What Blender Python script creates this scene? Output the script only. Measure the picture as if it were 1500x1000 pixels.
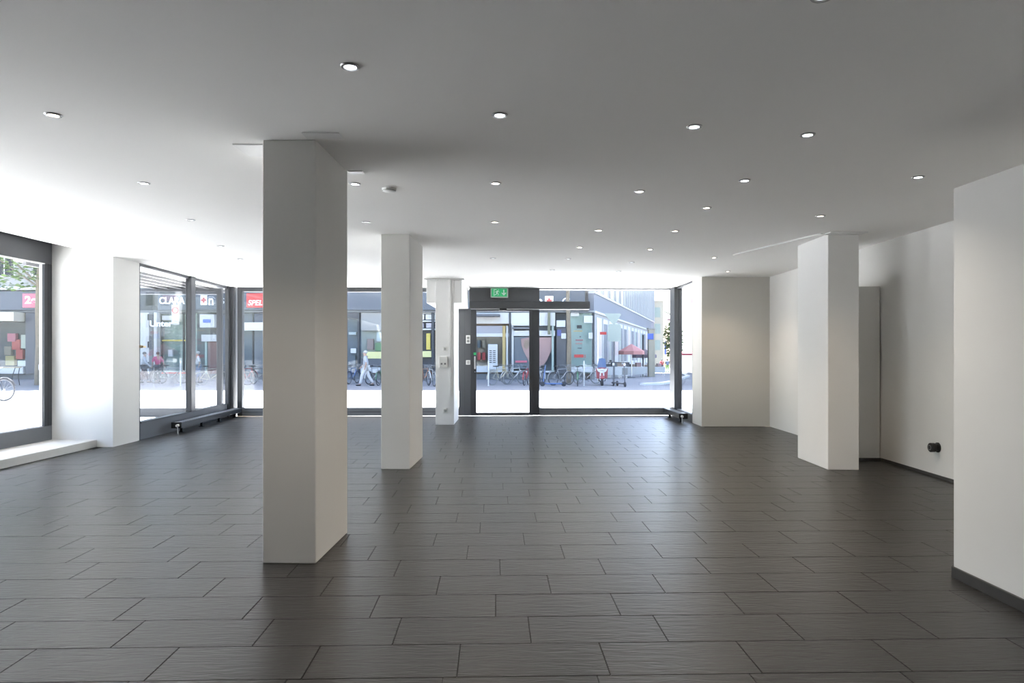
import bpy, math, random
from mathutils import Vector, Matrix

scene = bpy.context.scene
C = scene.collection
for o in list(bpy.data.objects):
    bpy.data.objects.remove(o)
R = math.radians

# ---------------------------------------------------------------- camera, sky, sun, exposure
EYE = 1.27          # camera height above the tiles
CEIL = 2.54         # ceiling height
cam_data = bpy.data.cameras.new('camera')
cam = bpy.data.objects.new('camera', cam_data)
C.objects.link(cam)
cam.location = (0, 0, EYE)
cam.rotation_euler = (R(90), 0, 0)
cam_data.sensor_width = 36
cam_data.lens = 24
cam_data.shift_y = 0.01
cam_data.clip_end = 600
scene.camera = cam

SUN_EL, SUN_AZ = R(60), R(-30)     # from beyond the opposite shops
world = bpy.data.worlds.new('sky')
scene.world = world
world.use_nodes = True
nt = world.node_tree
bg = nt.nodes['Background']
sky = nt.nodes.new('ShaderNodeTexSky')
sky.sky_type = 'NISHITA'
sky.sun_disc = False
sky.sun_elevation = SUN_EL
sky.sun_rotation = SUN_AZ
sky.air_density = 1.0
sky.dust_density = 2.5
sky.ozone_density = 1.0
nt.links.new(sky.outputs['Color'], bg.inputs['Color'])
bg.inputs['Strength'].default_value = 0.36

sun_data = bpy.data.lights.new('sun', 'SUN')
sun_data.energy = 18.0
sun_data.angle = R(0.6)
sun_data.color = (0.95, 0.975, 1.0)
sun = bpy.data.objects.new('sun', sun_data)
C.objects.link(sun)
to_sun = Vector((math.sin(SUN_AZ) * math.cos(SUN_EL), math.cos(SUN_AZ) * math.cos(SUN_EL), math.sin(SUN_EL)))
sun.rotation_euler = to_sun.to_track_quat('Z', 'Y').to_euler()
sun.location = to_sun * 60

LAMP_WATT = 12.0                    # one ceiling downlight
vs = scene.view_settings
vs.view_transform = 'Standard'
vs.look = 'None'
vs.exposure = 1.85
vs.gamma = 1.0
vs.use_curve_mapping = False
cy = scene.cycles
cy.use_denoising = True
cy.max_bounces = 10
cy.diffuse_bounces = 6
cy.glossy_bounces = 4
cy.transparent_max_bounces = 24
cy.sample_clamp_indirect = 8.0
cy.caustics_reflective = False
cy.caustics_refractive = False

# ---------------------------------------------------------------- materials
MATS = {}


def mat(name, col, rough=0.6, metal=0.0, var=0.06, scale=6.0, bump=0.0, spec=0.5):
    """Principled material with a little procedural colour variation and optional fine relief."""
    if name in MATS:
        return MATS[name]
    m = bpy.data.materials.new(name)
    m.use_nodes = True
    t = m.node_tree
    p = t.nodes['Principled BSDF']
    p.inputs['Roughness'].default_value = rough
    p.inputs['Metallic'].default_value = metal
    p.inputs['Specular IOR Level'].default_value = spec
    geo = t.nodes.new('ShaderNodeNewGeometry')
    nz = t.nodes.new('ShaderNodeTexNoise')
    nz.inputs['Scale'].default_value = scale
    nz.inputs['Detail'].default_value = 4
    t.links.new(geo.outputs['Position'], nz.inputs['Vector'])
    mx = t.nodes.new('ShaderNodeMix')
    mx.data_type = 'RGBA'
    mx.inputs[6].default_value = [min(1, c * (1 - var)) for c in col] + [1]
    mx.inputs[7].default_value = [min(1, c * (1 + var)) for c in col] + [1]
    t.links.new(nz.outputs['Fac'], mx.inputs[0])
    t.links.new(mx.outputs[2], p.inputs['Base Color'])
    if bump:
        b = t.nodes.new('ShaderNodeBump')
        b.inputs['Strength'].default_value = bump
        b.inputs['Distance'].default_value = 0.004
        t.links.new(nz.outputs['Fac'], b.inputs['Height'])
        t.links.new(b.outputs['Normal'], p.inputs['Normal'])
    MATS[name] = m
    return m


def emit_mat(name, col, strength):
    m = bpy.data.materials.new(name)
    m.use_nodes = True
    p = m.node_tree.nodes['Principled BSDF']
    p.inputs['Base Color'].default_value = (0.8, 0.8, 0.8, 1)
    p.inputs['Emission Color'].default_value = (*col, 1)
    p.inputs['Emission Strength'].default_value = strength
    return m


def glass_mat(name, tint=(0.955, 0.96, 0.965), rough=0.0, gain=1.0):
    """Thin architectural pane: clear with Fresnel mirror reflection."""
    m = bpy.data.materials.new(name)
    m.use_nodes = True
    t = m.node_tree
    t.nodes.clear()
    out = t.nodes.new('ShaderNodeOutputMaterial')
    mix = t.nodes.new('ShaderNodeMixShader')
    tr = t.nodes.new('ShaderNodeBsdfTransparent')
    gl = t.nodes.new('ShaderNodeBsdfGlossy')
    geo = t.nodes.new('ShaderNodeNewGeometry')
    dot = t.nodes.new('ShaderNodeVectorMath')
    dot.operation = 'DOT_PRODUCT'
    t.links.new(geo.outputs['Normal'], dot.inputs[0])
    t.links.new(geo.outputs['Incoming'], dot.inputs[1])
    ab = t.nodes.new('ShaderNodeMath')
    ab.operation = 'ABSOLUTE'
    t.links.new(dot.outputs['Value'], ab.inputs[0])
    om = t.nodes.new('ShaderNodeMath')
    om.operation = 'SUBTRACT'
    om.inputs[0].default_value = 1.0
    t.links.new(ab.outputs[0], om.inputs[1])
    pw = t.nodes.new('ShaderNodeMath')
    pw.operation = 'POWER'
    pw.inputs[1].default_value = 5.0
    t.links.new(om.outputs[0], pw.inputs[0])
    mul = t.nodes.new('ShaderNodeMath')
    mul.operation = 'MULTIPLY_ADD'
    mul.use_clamp = True
    mul.inputs[1].default_value = 0.96 * gain
    mul.inputs[2].default_value = 0.04 * gain
    tr.inputs['Color'].default_value = (*tint, 1)
    gl.inputs['Roughness'].default_value = rough
    t.links.new(pw.outputs[0], mul.inputs[0])
    t.links.new(mul.outputs[0], mix.inputs[0])
    t.links.new(tr.outputs[0], mix.inputs[1])
    t.links.new(gl.outputs[0], mix.inputs[2])
    t.links.new(mix.outputs[0], out.inputs[0])
    MATS[name] = m
    return m


def tile_mat():
    m = bpy.data.materials.new('slate_tile')
    m.use_nodes = True
    t = m.node_tree
    p = t.nodes['Principled BSDF']
    geo = t.nodes.new('ShaderNodeNewGeometry')
    inf = t.nodes.new('ShaderNodeObjectInfo')
    off = t.nodes.new('ShaderNodeVectorMath')
    off.operation = 'SCALE'
    off.inputs[0].default_value = (37.0, 53.0, 11.0)
    t.links.new(inf.outputs['Random'], off.inputs['Scale'])
    add = t.nodes.new('ShaderNodeVectorMath')
    add.operation = 'ADD'
    t.links.new(geo.outputs['Position'], add.inputs[0])
    t.links.new(off.outputs[0], add.inputs[1])
    mp = t.nodes.new('ShaderNodeMapping')
    mp.inputs['Scale'].default_value = (7, 46, 7)
    t.links.new(add.outputs[0], mp.inputs['Vector'])
    ridge = t.nodes.new('ShaderNodeTexNoise')
    ridge.inputs['Scale'].default_value = 1.0
    ridge.inputs['Detail'].default_value = 3
    ridge.inputs['Distortion'].default_value = 0.7
    t.links.new(mp.outputs[0], ridge.inputs['Vector'])
    cloud = t.nodes.new('ShaderNodeTexNoise')
    cloud.inputs['Scale'].default_value = 2.2
    cloud.inputs['Detail'].default_value = 3
    t.links.new(add.outputs[0], cloud.inputs['Vector'])
    ramp = t.nodes.new('ShaderNodeValToRGB')
    ramp.color_ramp.elements[0].position = 0.25
    ramp.color_ramp.elements[0].color = (0.017, 0.0158, 0.0146, 1)
    ramp.color_ramp.elements[1].position = 0.75
    ramp.color_ramp.elements[1].color = (0.041, 0.0378, 0.0345, 1)
    mixf = t.nodes.new('ShaderNodeMath')
    mixf.operation = 'MULTIPLY_ADD'
    mixf.inputs[1].default_value = 0.5
    t.links.new(ridge.outputs['Fac'], mixf.inputs[0])
    half = t.nodes.new('ShaderNodeMath')
    half.operation = 'MULTIPLY'
    half.inputs[1].default_value = 0.5
    t.links.new(cloud.outputs['Fac'], half.inputs[0])
    t.links.new(half.outputs[0], mixf.inputs[2])
    t.links.new(mixf.outputs[0], ramp.inputs[0])
    t.links.new(ramp.outputs[0], p.inputs['Base Color'])
    p.inputs['Roughness'].default_value = 0.33
    p.inputs['Specular IOR Level'].default_value = 0.5
    b = t.nodes.new('ShaderNodeBump')
    b.inputs['Strength'].default_value = 0.75
    b.inputs['Distance'].default_value = 0.005
    t.links.new(ridge.outputs['Fac'], b.inputs['Height'])
    t.links.new(b.outputs['Normal'], p.inputs['Normal'])
    return m


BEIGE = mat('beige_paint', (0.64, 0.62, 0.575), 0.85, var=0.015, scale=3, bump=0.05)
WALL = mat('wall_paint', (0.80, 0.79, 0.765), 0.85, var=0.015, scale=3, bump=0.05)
CEILM = mat('ceiling_paint', (0.90, 0.89, 0.865), 0.9, var=0.015, scale=1.5)
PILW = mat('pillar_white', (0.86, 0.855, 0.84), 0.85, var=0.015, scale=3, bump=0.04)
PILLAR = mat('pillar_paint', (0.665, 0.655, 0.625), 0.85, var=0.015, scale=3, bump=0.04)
FRAME = mat('anthracite_metal', (0.045, 0.048, 0.054), 0.38, 0.0, var=0.08, scale=12)
FRAME2 = mat('anthracite_panel', (0.085, 0.089, 0.097), 0.42, 0.0, var=0.06, scale=9)
FRAME3 = mat('sill_rail_grey', (0.15, 0.157, 0.17), 0.45, 0.0, var=0.06, scale=9)
GROUT = mat('dark_grout', (0.028, 0.027, 0.025), 0.9)
SKIRT = mat('skirting_slate', (0.05, 0.048, 0.045), 0.5, var=0.2, scale=14)
WHITEP = mat('white_plastic', (0.78, 0.78, 0.76), 0.4, var=0.02)
BLACK = mat('black_rubber', (0.012, 0.012, 0.013), 0.5)
CHROME = mat('brushed_steel', (0.6, 0.61, 0.62), 0.28, 1.0, var=0.05, scale=30)
GLASS = glass_mat('clear_pane', gain=1.0)
TILE = tile_mat()

# ---------------------------------------------------------------- geometry helpers
class MB:
    """Collects simple shapes into one mesh."""
    def __init__(s):
        s.v, s.f = [], []

    def add(s, vs_, fs):
        n = len(s.v)
        s.v += [tuple(v) for v in vs_]
        s.f += [tuple(i + n for i in f) for f in fs]
        return s

    def box(s, x0, x1, y0, y1, z0, z1):
        return s.add([(x0, y0, z0), (x1, y0, z0), (x1, y1, z0), (x0, y1, z0), (x0, y0, z1), (x1, y0, z1), (x1, y1, z1), (x0, y1, z1)],
                     [(3, 2, 1, 0), (4, 5, 6, 7), (0, 1, 5, 4), (1, 2, 6, 5), (2, 3, 7, 6), (3, 0, 4, 7)])

    def bbox(s, x0, x1, y0, y1, z0, z1, b=0.004):
        """box with chamfered vertical and horizontal edges"""
        vs_, idx = [], {}
        xs, ys, zs = (x0, x1), (y0, y1), (z0, z1)
        for i in (0, 1):
            for j in (0, 1):
                for k in (0, 1):
                    sx, sy, sz = (b if i == 0 else -b), (b if j == 0 else -b), (b if k == 0 else -b)
                    p = (xs[i], ys[j], zs[k])
                    for a in range(3):
                        q = [p[0] + sx, p[1] + sy, p[2] + sz]
                        q[a] = p[a]
                        idx[i, j, k, a] = len(vs_)
                        vs_.append(q)
        fs = []
        g = lambda i, j, k, a: idx[i, j, k, a]
        for i in (0, 1):
            fs.append([g(i, 0, 0, 0), g(i, 1, 0, 0), g(i, 1, 1, 0), g(i, 0, 1, 0)][:: (1 if i else -1)])
            fs.append([g(0, i, 0, 1), g(1, i, 0, 1), g(1, i, 1, 1), g(0, i, 1, 1)][:: (-1 if i else 1)])
            fs.append([g(0, 0, i, 2), g(1, 0, i, 2), g(1, 1, i, 2), g(0, 1, i, 2)][:: (1 if i else -1)])
        for i in (0, 1):
            for j in (0, 1):
                fs.append([g(i, j, 0, 0), g(i, j, 1, 0), g(i, j, 1, 1), g(i, j, 0, 1)])
                fs.append([g(i, 0, j, 0), g(i, 1, j, 0), g(i, 1, j, 2), g(i, 0, j, 2)])
                fs.append([g(0, i, j, 1), g(1, i, j, 1), g(1, i, j, 2), g(0, i, j, 2)])
                for k in (0, 1):
                    fs.append([g(i, j, k, 0), g(i, j, k, 1), g(i, j, k, 2)])
        return s.add(vs_, fs)

    def prism(s, pts, z0, z1):
        n = len(pts)
        vs_ = [(x, y, z0) for x, y in pts] + [(x, y, z1) for x, y in pts]
        fs = [tuple(range(n))[::-1], tuple(range(n, 2 * n))]
        fs += [(i, (i + 1) % n, (i + 1) % n + n, i + n) for i in range(n)]
        return s.add(vs_, fs)

    def plate(s, pts, y0, y1):
        """outline in x,z pushed through y"""
        n = len(pts)
        vs_ = [(x, y0, z) for x, z in pts] + [(x, y1, z) for x, z in pts]
        fs = [tuple(range(n)), tuple(range(n, 2 * n))[::-1]]
        fs += [(i, i + n, (i + 1) % n + n, (i + 1) % n) for i in range(n)]
        return s.add(vs_, fs)

    def tube(s, a, b, r, r2=None, n=8, cap=True):
        a, b = Vector(a), Vector(b)
        r2 = r if r2 is None else r2
        d = (b - a)
        if d.length < 1e-6:
            return s
        q = d.to_track_quat('Z', 'Y')
        vs_ = []
        for c, rr in ((a, r), (b, r2)):
            for i in range(n):
                t = 2 * math.pi * i / n
                vs_.append(c + q @ Vector((math.cos(t) * rr, math.sin(t) * rr, 0)))
        fs = [(i, (i + 1) % n, (i + 1) % n + n, i + n) for i in range(n)]
        if cap:
            fs += [tuple(range(n))[::-1], tuple(range(n, 2 * n))]
        return s.add(vs_, fs)

    def path(s, pts, r, n=8):
        for a, b in zip(pts, pts[1:]):
            s.tube(a, b, r, n=n)
        return s

    def lathe(s, prof, c=(0, 0, 0), n=24, axis='Z'):
        vs_, fs = [], []
        for r, h in prof:
            for i in range(n):
                t = 2 * math.pi * i / n
                x, y = r * math.cos(t), r * math.sin(t)
                p = {'Z': (x, y, h), 'Y': (x, h, y), 'X': (h, x, y)}[axis]
                vs_.append((p[0] + c[0], p[1] + c[1], p[2] + c[2]))
        for k in range(len(prof) - 1):
            for i in range(n):
                j = (i + 1) % n
                fs.append((k * n + i, k * n + j, (k + 1) * n + j, (k + 1) * n + i))
        return s.add(vs_, fs)

    def disc(s, c, r, n=24, axis='Z', flip=False):
        vs_ = []
        for i in range(n):
            t = 2 * math.pi * i / n
            x, y = r * math.cos(t), r * math.sin(t)
            p = {'Z': (x, y, 0), 'Y': (x, 0, y), 'X': (0, x, y)}[axis]
            vs_.append((p[0] + c[0], p[1] + c[1], p[2] + c[2]))
        f = tuple(range(n))
        return s.add(vs_, [f[::-1] if flip else f])

    def torus(s, c, R_, r, n=24, m=6, axis='Y'):
        vs_, fs = [], []
        for i in range(n):
            t = 2 * math.pi * i / n
            for k in range(m):
                u = 2 * math.pi * k / m
                rr = R_ + r * math.cos(u)
                x, y, h = rr * math.cos(t), rr * math.sin(t), r * math.sin(u)
                p = {'Z': (x, y, h), 'Y': (x, h, y), 'X': (h, x, y)}[axis]
                vs_.append((p[0] + c[0], p[1] + c[1], p[2] + c[2]))
        for i in range(n):
            for k in range(m):
                fs.append((i * m + k, ((i + 1) % n) * m + k, ((i + 1) % n) * m + (k + 1) % m, i * m + (k + 1) % m))
        return s.add(vs_, fs)

    def ball(s, c, rx, ry=None, rz=None, n=12, m=8):
        ry = rx if ry is None else ry
        rz = rx if rz is None else rz
        prof = [(math.sin(math.pi * k / m), -math.cos(math.pi * k / m)) for k in range(m + 1)]
        vs_, fs = [], []
        for r, h in prof:
            for i in range(n):
                t = 2 * math.pi * i / n
                vs_.append((c[0] + rx * max(r, 1e-3) * math.cos(t), c[1] + ry * max(r, 1e-3) * math.sin(t), c[2] + rz * h))
        for k in range(m):
            for i in range(n):
                fs.append((k * n + i, k * n + (i + 1) % n, (k + 1) * n + (i + 1) % n, (k + 1) * n + i))
        return s.add(vs_, fs)

    def mesh(s, name, smooth=False):
        me = bpy.data.meshes.new(name)
        me.from_pydata(s.v, [], s.f)
        import bmesh
        bm = bmesh.new()
        bm.from_mesh(me)
        bmesh.ops.recalc_face_normals(bm, faces=bm.faces)
        bm.to_mesh(me)
        bm.free()
        if smooth:
            me.shade_smooth()
            me.set_sharp_from_angle(angle=R(40))
        me.update()
        return me

    def build(s, name, m, parent=None, smooth=False):
        o = bpy.data.objects.new(name, s.mesh(name, smooth))
        o.data.materials.append(m)
        C.objects.link(o)
        if parent is not None:
            o.parent = parent
        return o


def tag(o, label=None, cat=None, group=None, kind=None):
    for k, v in (('label', label), ('category', cat), ('group', group), ('kind', kind)):
        if v:
            o[k] = v
    return o


def empty(name, loc=(0, 0, 0), rz=0.0, label=None, cat=None, group=None, kind=None):
    o = bpy.data.objects.new(name, None)
    o.empty_display_size = 0.1
    C.objects.link(o)
    o.location = loc
    o.rotation_euler = (0, 0, rz)
    return tag(o, label, cat, group, kind)


def mesh_obj(name, me, m, parent=None, loc=(0, 0, 0), rot=(0, 0, 0)):
    o = bpy.data.objects.new(name, me)
    if not me.materials:
        me.materials.append(m)
    C.objects.link(o)
    if parent is not None:
        o.parent = parent
    o.location = loc
    o.rotation_euler = rot
    return o


def text(name, body, size, m, parent, loc, extrude=0.02, shear=0.0, bold=0.0, rot=(R(90), 0, 0), align='LEFT', xs=1.0):
    c = bpy.data.curves.new(name, 'FONT')
    c.body = body
    c.size = size
    c.extrude = extrude
    c.shear = shear
    c.offset = bold
    c.align_x = align
    o = bpy.data.objects.new(name, c)
    c.materials.append(m)
    C.objects.link(o)
    o.parent = parent
    bpy.context.view_layer.update()
    me = bpy.data.meshes.new_from_object(o.evaluated_get(bpy.context.evaluated_depsgraph_get()))
    bpy.data.objects.remove(o)
    o = bpy.data.objects.new(name, me)
    if not me.materials:
        me.materials.append(m)
    C.objects.link(o)
    o.parent = parent
    o.location = loc
    o.rotation_euler = rot
    o.scale = (xs, 1, 1)
    return o


def gx(px, Y):
    """metres to the side of the room axis for a sight line measured on the photograph, at distance Y"""
    return (px - 750) * Y / 1000


def gz(py, Y):
    return EYE - (py - 515) * Y / 1000


# ================================================================ FLOOR
TH = math.atan(0.026)               # the tiles and the shop front run 1.5 degrees off the camera axis
TL, TW, GAP = 0.603, 0.3015, 0.003


def x_left(Y):
    return -5.56 if 2.6 < Y < 9.1 else -5.44 if Y < 9.77 else -5.38 - 0.0563 * (Y - 9.77)


def x_right(Y):
    return 3.25 if Y > 11.55 else 4.29 + 0.022 * (Y - 6.6)


floor = empty('floor', (0, 0, 0), TH, 'dark slate-look tiled floor with long tiles laid in staggered rows', 'floor', None, 'structure')
MB().box(-5.75, 4.6, -5, 11.6, -0.06, -0.004).box(-5.9, 3.35, 11.6, 13.6, -0.06, -0.004).build('grout_bed', GROUT, floor)


def tile_shape(mb, u0, u1, v0, v1):
    b = 0.0013
    vs_ = [(u0, v0, -0.004), (u1, v0, -0.004), (u1, v1, -0.004), (u0, v1, -0.004),
           (u0 + b, v0 + b, 0), (u1 - b, v0 + b, 0), (u1 - b, v1 - b, 0), (u0 + b, v1 - b, 0)]
    mb.add(vs_, [(4, 5, 6, 7), (0, 1, 5, 4), (1, 2, 6, 5), (2, 3, 7, 6), (3, 0, 4, 7)])


rng = random.Random(7)
full = MB()
tile_shape(full, -TL / 2 + GAP / 2, TL / 2 - GAP / 2, -TW / 2 + GAP / 2, TW / 2 - GAP / 2)
full_me = full.mesh('tile')
full_me.materials.append(TILE)
offs = {0: .457, 1: .161, 2: .007, 3: .299, 4: .034, 5: .434}
prev = .434
for r in range(6, 60):
    prev = (prev + rng.choice((.2, .3, .37, .42))) % TL
    offs[r] = prev
rest = MB()
seen_tiles = 0
for r in range(-25, 37):
    v0 = 2.67 + TW * r
    vc = v0 + TW / 2
    if vc > 13.5:
        break
    off = offs.get(r, (r * .2) % TL)
    lo = x_left(vc) + 0.026 * vc
    hi = x_right(vc) + 0.026 * vc
    k0 = math.floor((lo - off) / TL)
    for k in range(k0, k0 + 20):
        u0, u1 = off + k * TL + GAP / 2, off + (k + 1) * TL - GAP / 2
        cut = u0 < lo or u1 > hi
        u0, u1 = max(u0, lo), min(u1, hi)
        if u1 - u0 < 0.03:
            continue
        uc = (u0 + u1) / 2
        xc = uc - 0.026 * vc
        inview = vc > 2.4 and abs(xc) < 0.76 * (vc + .2) + .3
        if inview and seen_tiles < 296 and vc < 9.0:
            seen_tiles += 1
            if cut:
                mb = MB()
                tile_shape(mb, u0 - uc, u1 - uc, -TW / 2 + GAP / 2, TW / 2 - GAP / 2)
                mesh_obj('tile', mb.mesh('tile'), TILE, floor, (uc, vc, 0))
            else:
                mesh_obj('tile', full_me, TILE, floor, (uc, vc, rng.uniform(-.0004, .0004)))
        else:
            tile_shape(rest, u0, u1, v0 + GAP / 2, v0 + TW - GAP / 2)
tag(rest.build('tile_field', TILE, floor), kind='stuff')

# ================================================================ WALLS AND CEILING
tag(MB().prism([(-5.32, -5.2), (4.6, -5.2), (4.75, 13.85), (-5.95, 13.85), (-5.85, 9.25), (-5.32, 9.25), (-5.32, 9.1)], CEIL, CEIL + 0.5).build('ceiling', CEILM),
    'smooth white ceiling dotted with small round downlights', 'ceiling', None, 'structure')
tag(MB().prism([(4.27 - .022 * 11.6, -5.0), (4.60, -5.0), (4.75, 11.6), (4.38, 11.6)], 0, CEIL).build('wall_right', WALL),
    'long white side wall behind the short partition and the free pillar', 'wall', None, 'structure')
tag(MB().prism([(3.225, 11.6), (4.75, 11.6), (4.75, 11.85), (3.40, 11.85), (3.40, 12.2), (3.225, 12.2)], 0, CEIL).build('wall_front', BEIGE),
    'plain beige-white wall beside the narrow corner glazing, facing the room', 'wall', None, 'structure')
tag(MB().prism([(-6.30, 9.10), (-5.32, 9.10), (-5.335, 9.77), (-6.30, 9.77)], 0, 2.80).build('wall_left', WALL),
    'bright white wall pier between the bench window and the corner window', 'wall', None, 'structure')
tag(MB().box(-6.40, -5.40, -5.0, 2.6, 0, CEIL).build('wall_left', WALL),
    'white wall at the rear end of the bench window', 'wall', None, 'structure')
tag(MB().box(-6.4, 4.6, -5.2, -5.0, 0, CEIL).build('wall_back', WALL),
    'white rear wall of the shop room', 'wall', None, 'structure')

# half-height boxing against the side wall
tag(MB().bbox(3.98, 4.285, 7.95, 8.75, 0.0, 2.03, .003).build('wall_boxing', WALL),
    'grey-shaded boxing against the wall, stopping short of the ceiling', 'boxing', None, 'structure')
# short partition block near the camera
part = empty('partition', (2.49, 3.85, 0), TH, 'white partition block with dark skirting, not reaching the ceiling', 'partition', None, 'structure')
MB().bbox(0, 1.72, -5.2, 0, 0.0, 2.19, .003).build('block', WALL, part)
MB().bbox(-0.014, 0.0, -5.2, 0.0, 0, 0.062, .002).build('skirting', SKIRT, part)
MB().bbox(0.0, 1.72, 0.0, 0.014, 0, 0.062, .002).build('skirting', SKIRT, part)

bb = empty('baseboard_right', (0, 0, 0), 0, 'low dark slate skirting along the side wall', 'baseboard', None, 'structure')
MB().prism([(4.20, 3.9), (4.215, 3.9), (4.305, 7.93), (4.288, 7.93)], 0, 0.035).build('strip', SKIRT, bb)
MB().box(3.97, 4.29, 7.935, 7.95, 0, 0.035).build('strip', SKIRT, bb)

# ---------------------------------------------------------------- pillars
PR = -math.atan(0.03)


def pillar(x, y, w, d, label, m=PILLAR):
    e = empty('pillar', (x, y, 0), PR, label, 'pillar', None, 'structure')
    MB().bbox(0, w, 0, d, 0, CEIL, .004).build('shaft', m, e)
    return e


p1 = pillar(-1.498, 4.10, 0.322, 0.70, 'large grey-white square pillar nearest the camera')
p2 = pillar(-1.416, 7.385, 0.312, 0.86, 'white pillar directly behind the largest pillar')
p3 = pillar(3.40, 7.345, 0.328, 0.84, 'free-standing white pillar in front of the wall boxing', PILW)
# the stub column with a boxed beam by the door
p4 = empty('pillar', (-1.33, 11.87, 0), 0, 'white column with boxed beam head, switches and cable duct, beside the door', 'pillar', None, 'structure')
MB().bbox(0, 0.322, 0, 0.98, 0, CEIL, .004).build('shaft', PILW, p4)
MB().bbox(-0.16, 0.46, 0.02, 1.66, 2.12, 2.515, .004).build('beam', PILW, p4)
MB().bbox(-0.20, 0.50, -0.03, 1.68, 2.515, 2.54, .003).build('ceiling_plate', WHITEP, p4)
MB().bbox(-0.09, 0.05, -0.05, -0.02, 2.50, 2.535, .003).build('cover_cap', WHITEP, p4)
MB().bbox(0.243, 0.277, -0.035, 0.0, 0.51, 2.53, .004).build('cable_duct', WHITEP, p4)


# ceiling remnants round the pillars
hatch = tag(MB().bbox(-1.71, -1.50, 4.17, 4.42, CEIL - .007, CEIL, .003).build('ceiling_plate', WHITEP),
            'thin white plate on the ceiling at the window side of the largest pillar', 'ceiling plate')
tag(MB().bbox(-1.22, -1.00, 3.95, 4.06, CEIL - .007, CEIL, .003).build('ceiling_plate', WHITEP),
    'thin white plate on the ceiling over the front edge of the largest pillar', 'ceiling plate')
tag(MB().bbox(-1.15, -1.05, 4.79, 4.86, CEIL - .007, CEIL, .003).build('ceiling_plate', WHITEP),
    'small white ceiling plate at the rear corner of the largest pillar', 'ceiling plate')
tag(MB().bbox(3.36, 3.76, 7.20, 7.345, CEIL - .014, CEIL, .003).build('ceiling_plate', WHITEP),
    'white ceiling plate above the free-standing pillar', 'ceiling plate')
tag(MB().prism([(3.30, 7.30), (3.325, 7.30), (2.90, 8.88), (2.875, 8.88)], CEIL - .016, CEIL).build('trim_1', WHITEP),
    'thin white strip crossing the ceiling towards the free-standing pillar', 'trim', None, 'structure')

# ================================================================ SHOP FRONT
FY = 13.65


def fu(px):
    k = (px - 750) / 1000
    return k * FY / (1 - 0.026 * k)


def front(name, label, cat):
    return empty(name, (0, FY, 0), TH, label, cat, None, 'structure')


DZ = 0.01365


def zf(py):
    return EYE - (py - 515) * DZ


# window 2: long pane behind the pillars
w = front('window_2', 'long shop window with dark frame behind the row of pillars', 'window')
MB().bbox(-5.42, -5.325, -0.05, 0.07, 0, CEIL).build('stile', FRAME, w)
MB().bbox(-5.325, -1.06, -0.05, 0.07, 2.457, CEIL).build('top_rail', FRAME, w)
br = MB().bbox(-5.325, -1.06, -0.05, 0.07, 0.0, 0.164).build('bottom_rail', FRAME3, w)
MB().box(-5.325, -1.06, -0.054, -0.05, 0.075, 0.085).build('groove', FRAME, br)
MB().bbox(-3.66, -3.58, -0.05, 0.07, 0.164, 2.457).build('mullion', FRAME, w)
MB().box(-5.325, -3.66, 0.0, 0.012, 0.164, 2.457).build('pane', GLASS, w)
MB().box(-3.58, -1.06, 0.0, 0.012, 0.164, 2.457).build('pane', GLASS, w)

# door block
d = front('door_1', 'glazed sliding shop door in a dark metal frame under an exit sign', 'door')
MB().bbox(-1.06, -0.82, -0.05, 0.05, 0, 2.13).build('side_panel', FRAME2, d)
MB().box(-0.945, -0.94, -0.053, -0.05, 0, 2.13).build('seam', FRAME, d)
MB().bbox(-0.86, 0.547, -0.03, 0.05, 2.266, 2.575).build('upper_panel', FRAME2, d)
MB().box(-0.30, -0.295, -0.033, -0.03, 2.27, 2.54).build('seam', FRAME, d)
MB().bbox(-0.846, 1.547, -0.14, 0.0, 2.128, 2.268).build('track_housing', FRAME, d)
MB().bbox(-0.82, 1.54, -0.10, -0.02, 2.108, 2.128, .002).build('track_rail', CHROME, d)
MB().bbox(-0.25, -0.11, -0.13, -0.06, 2.085, 2.128).build('motion_sensor', BLACK, d)
leaf = MB().bbox(-0.82, -0.71, -0.05, 0.0, 0, 2.108).build('door_stile', FRAME, d)
MB().bbox(0.341, 0.41, -0.05, 0.0, 0, 2.108).build('door_stile', FRAME, d)
MB().bbox(-0.71, 0.341, -0.05, 0.0, 0, 0.06).build('bottom_rail', FRAME, d)
MB().bbox(-0.71, 0.341, -0.05, 0.0, 2.08, 2.108).build('top_rail', FRAME, d)
MB().box(-0.71, 0.341, -0.03, -0.018, 0.06, 2.08).build('pane', GLASS, d)
MB().bbox(0.41, 0.547, -0.03, 0.06, 0, 2.27).build('jamb', FRAME, d)
h = MB().bbox(-0.752, -0.727, -0.105, -0.085, 0.93, 1.18, .004).build('handle', CHROME, d)
MB().bbox(-0.747, -0.732, -0.09, -0.05, 0.95, 0.97, .002).bbox(-0.747, -0.732, -0.09, -0.05, 1.13, 1.15, .002).build('bracket', CHROME, h)
MB().bbox(-0.755, -0.72, -0.07, -0.05, 0.84, 0.90, .003).build('lock_case', BLACK, d)
MB().lathe([(0.0005, -0.075), (0.011, -0.075), (0.011, -0.07)], (-0.738, 0, 0.87), 14, 'Y').build('lock_cylinder', CHROME, d)
gb = MB().bbox(-0.765, -0.715, -0.085, -0.05, 1.205, 1.255, .004).build('emergency_button', mat('signal_green', (0.03, 0.42, 0.13), 0.4), d)
gb['label'] = 'small green emergency release box'

# window 3: large clear pane beside the door
w = front('window_3', 'wide frameless-looking shop window between the door and the far corner post', 'window')
MB().bbox(0.547, 3.21, -0.05, 0.06, 0, 0.151).build('bottom_rail', FRAME3, w)
MB().bbox(0.547, 3.21, -0.02, 0.04, 2.52, CEIL).build('top_rail', FRAME, w)
MB().bbox(3.21, 3.25, -0.03, 0.05, 0, CEIL).build('stile', FRAME, w)
MB().box(0.547, 3.21, 0.005, 0.017, 0.151, 2.52).build('pane', GLASS, w)

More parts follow.
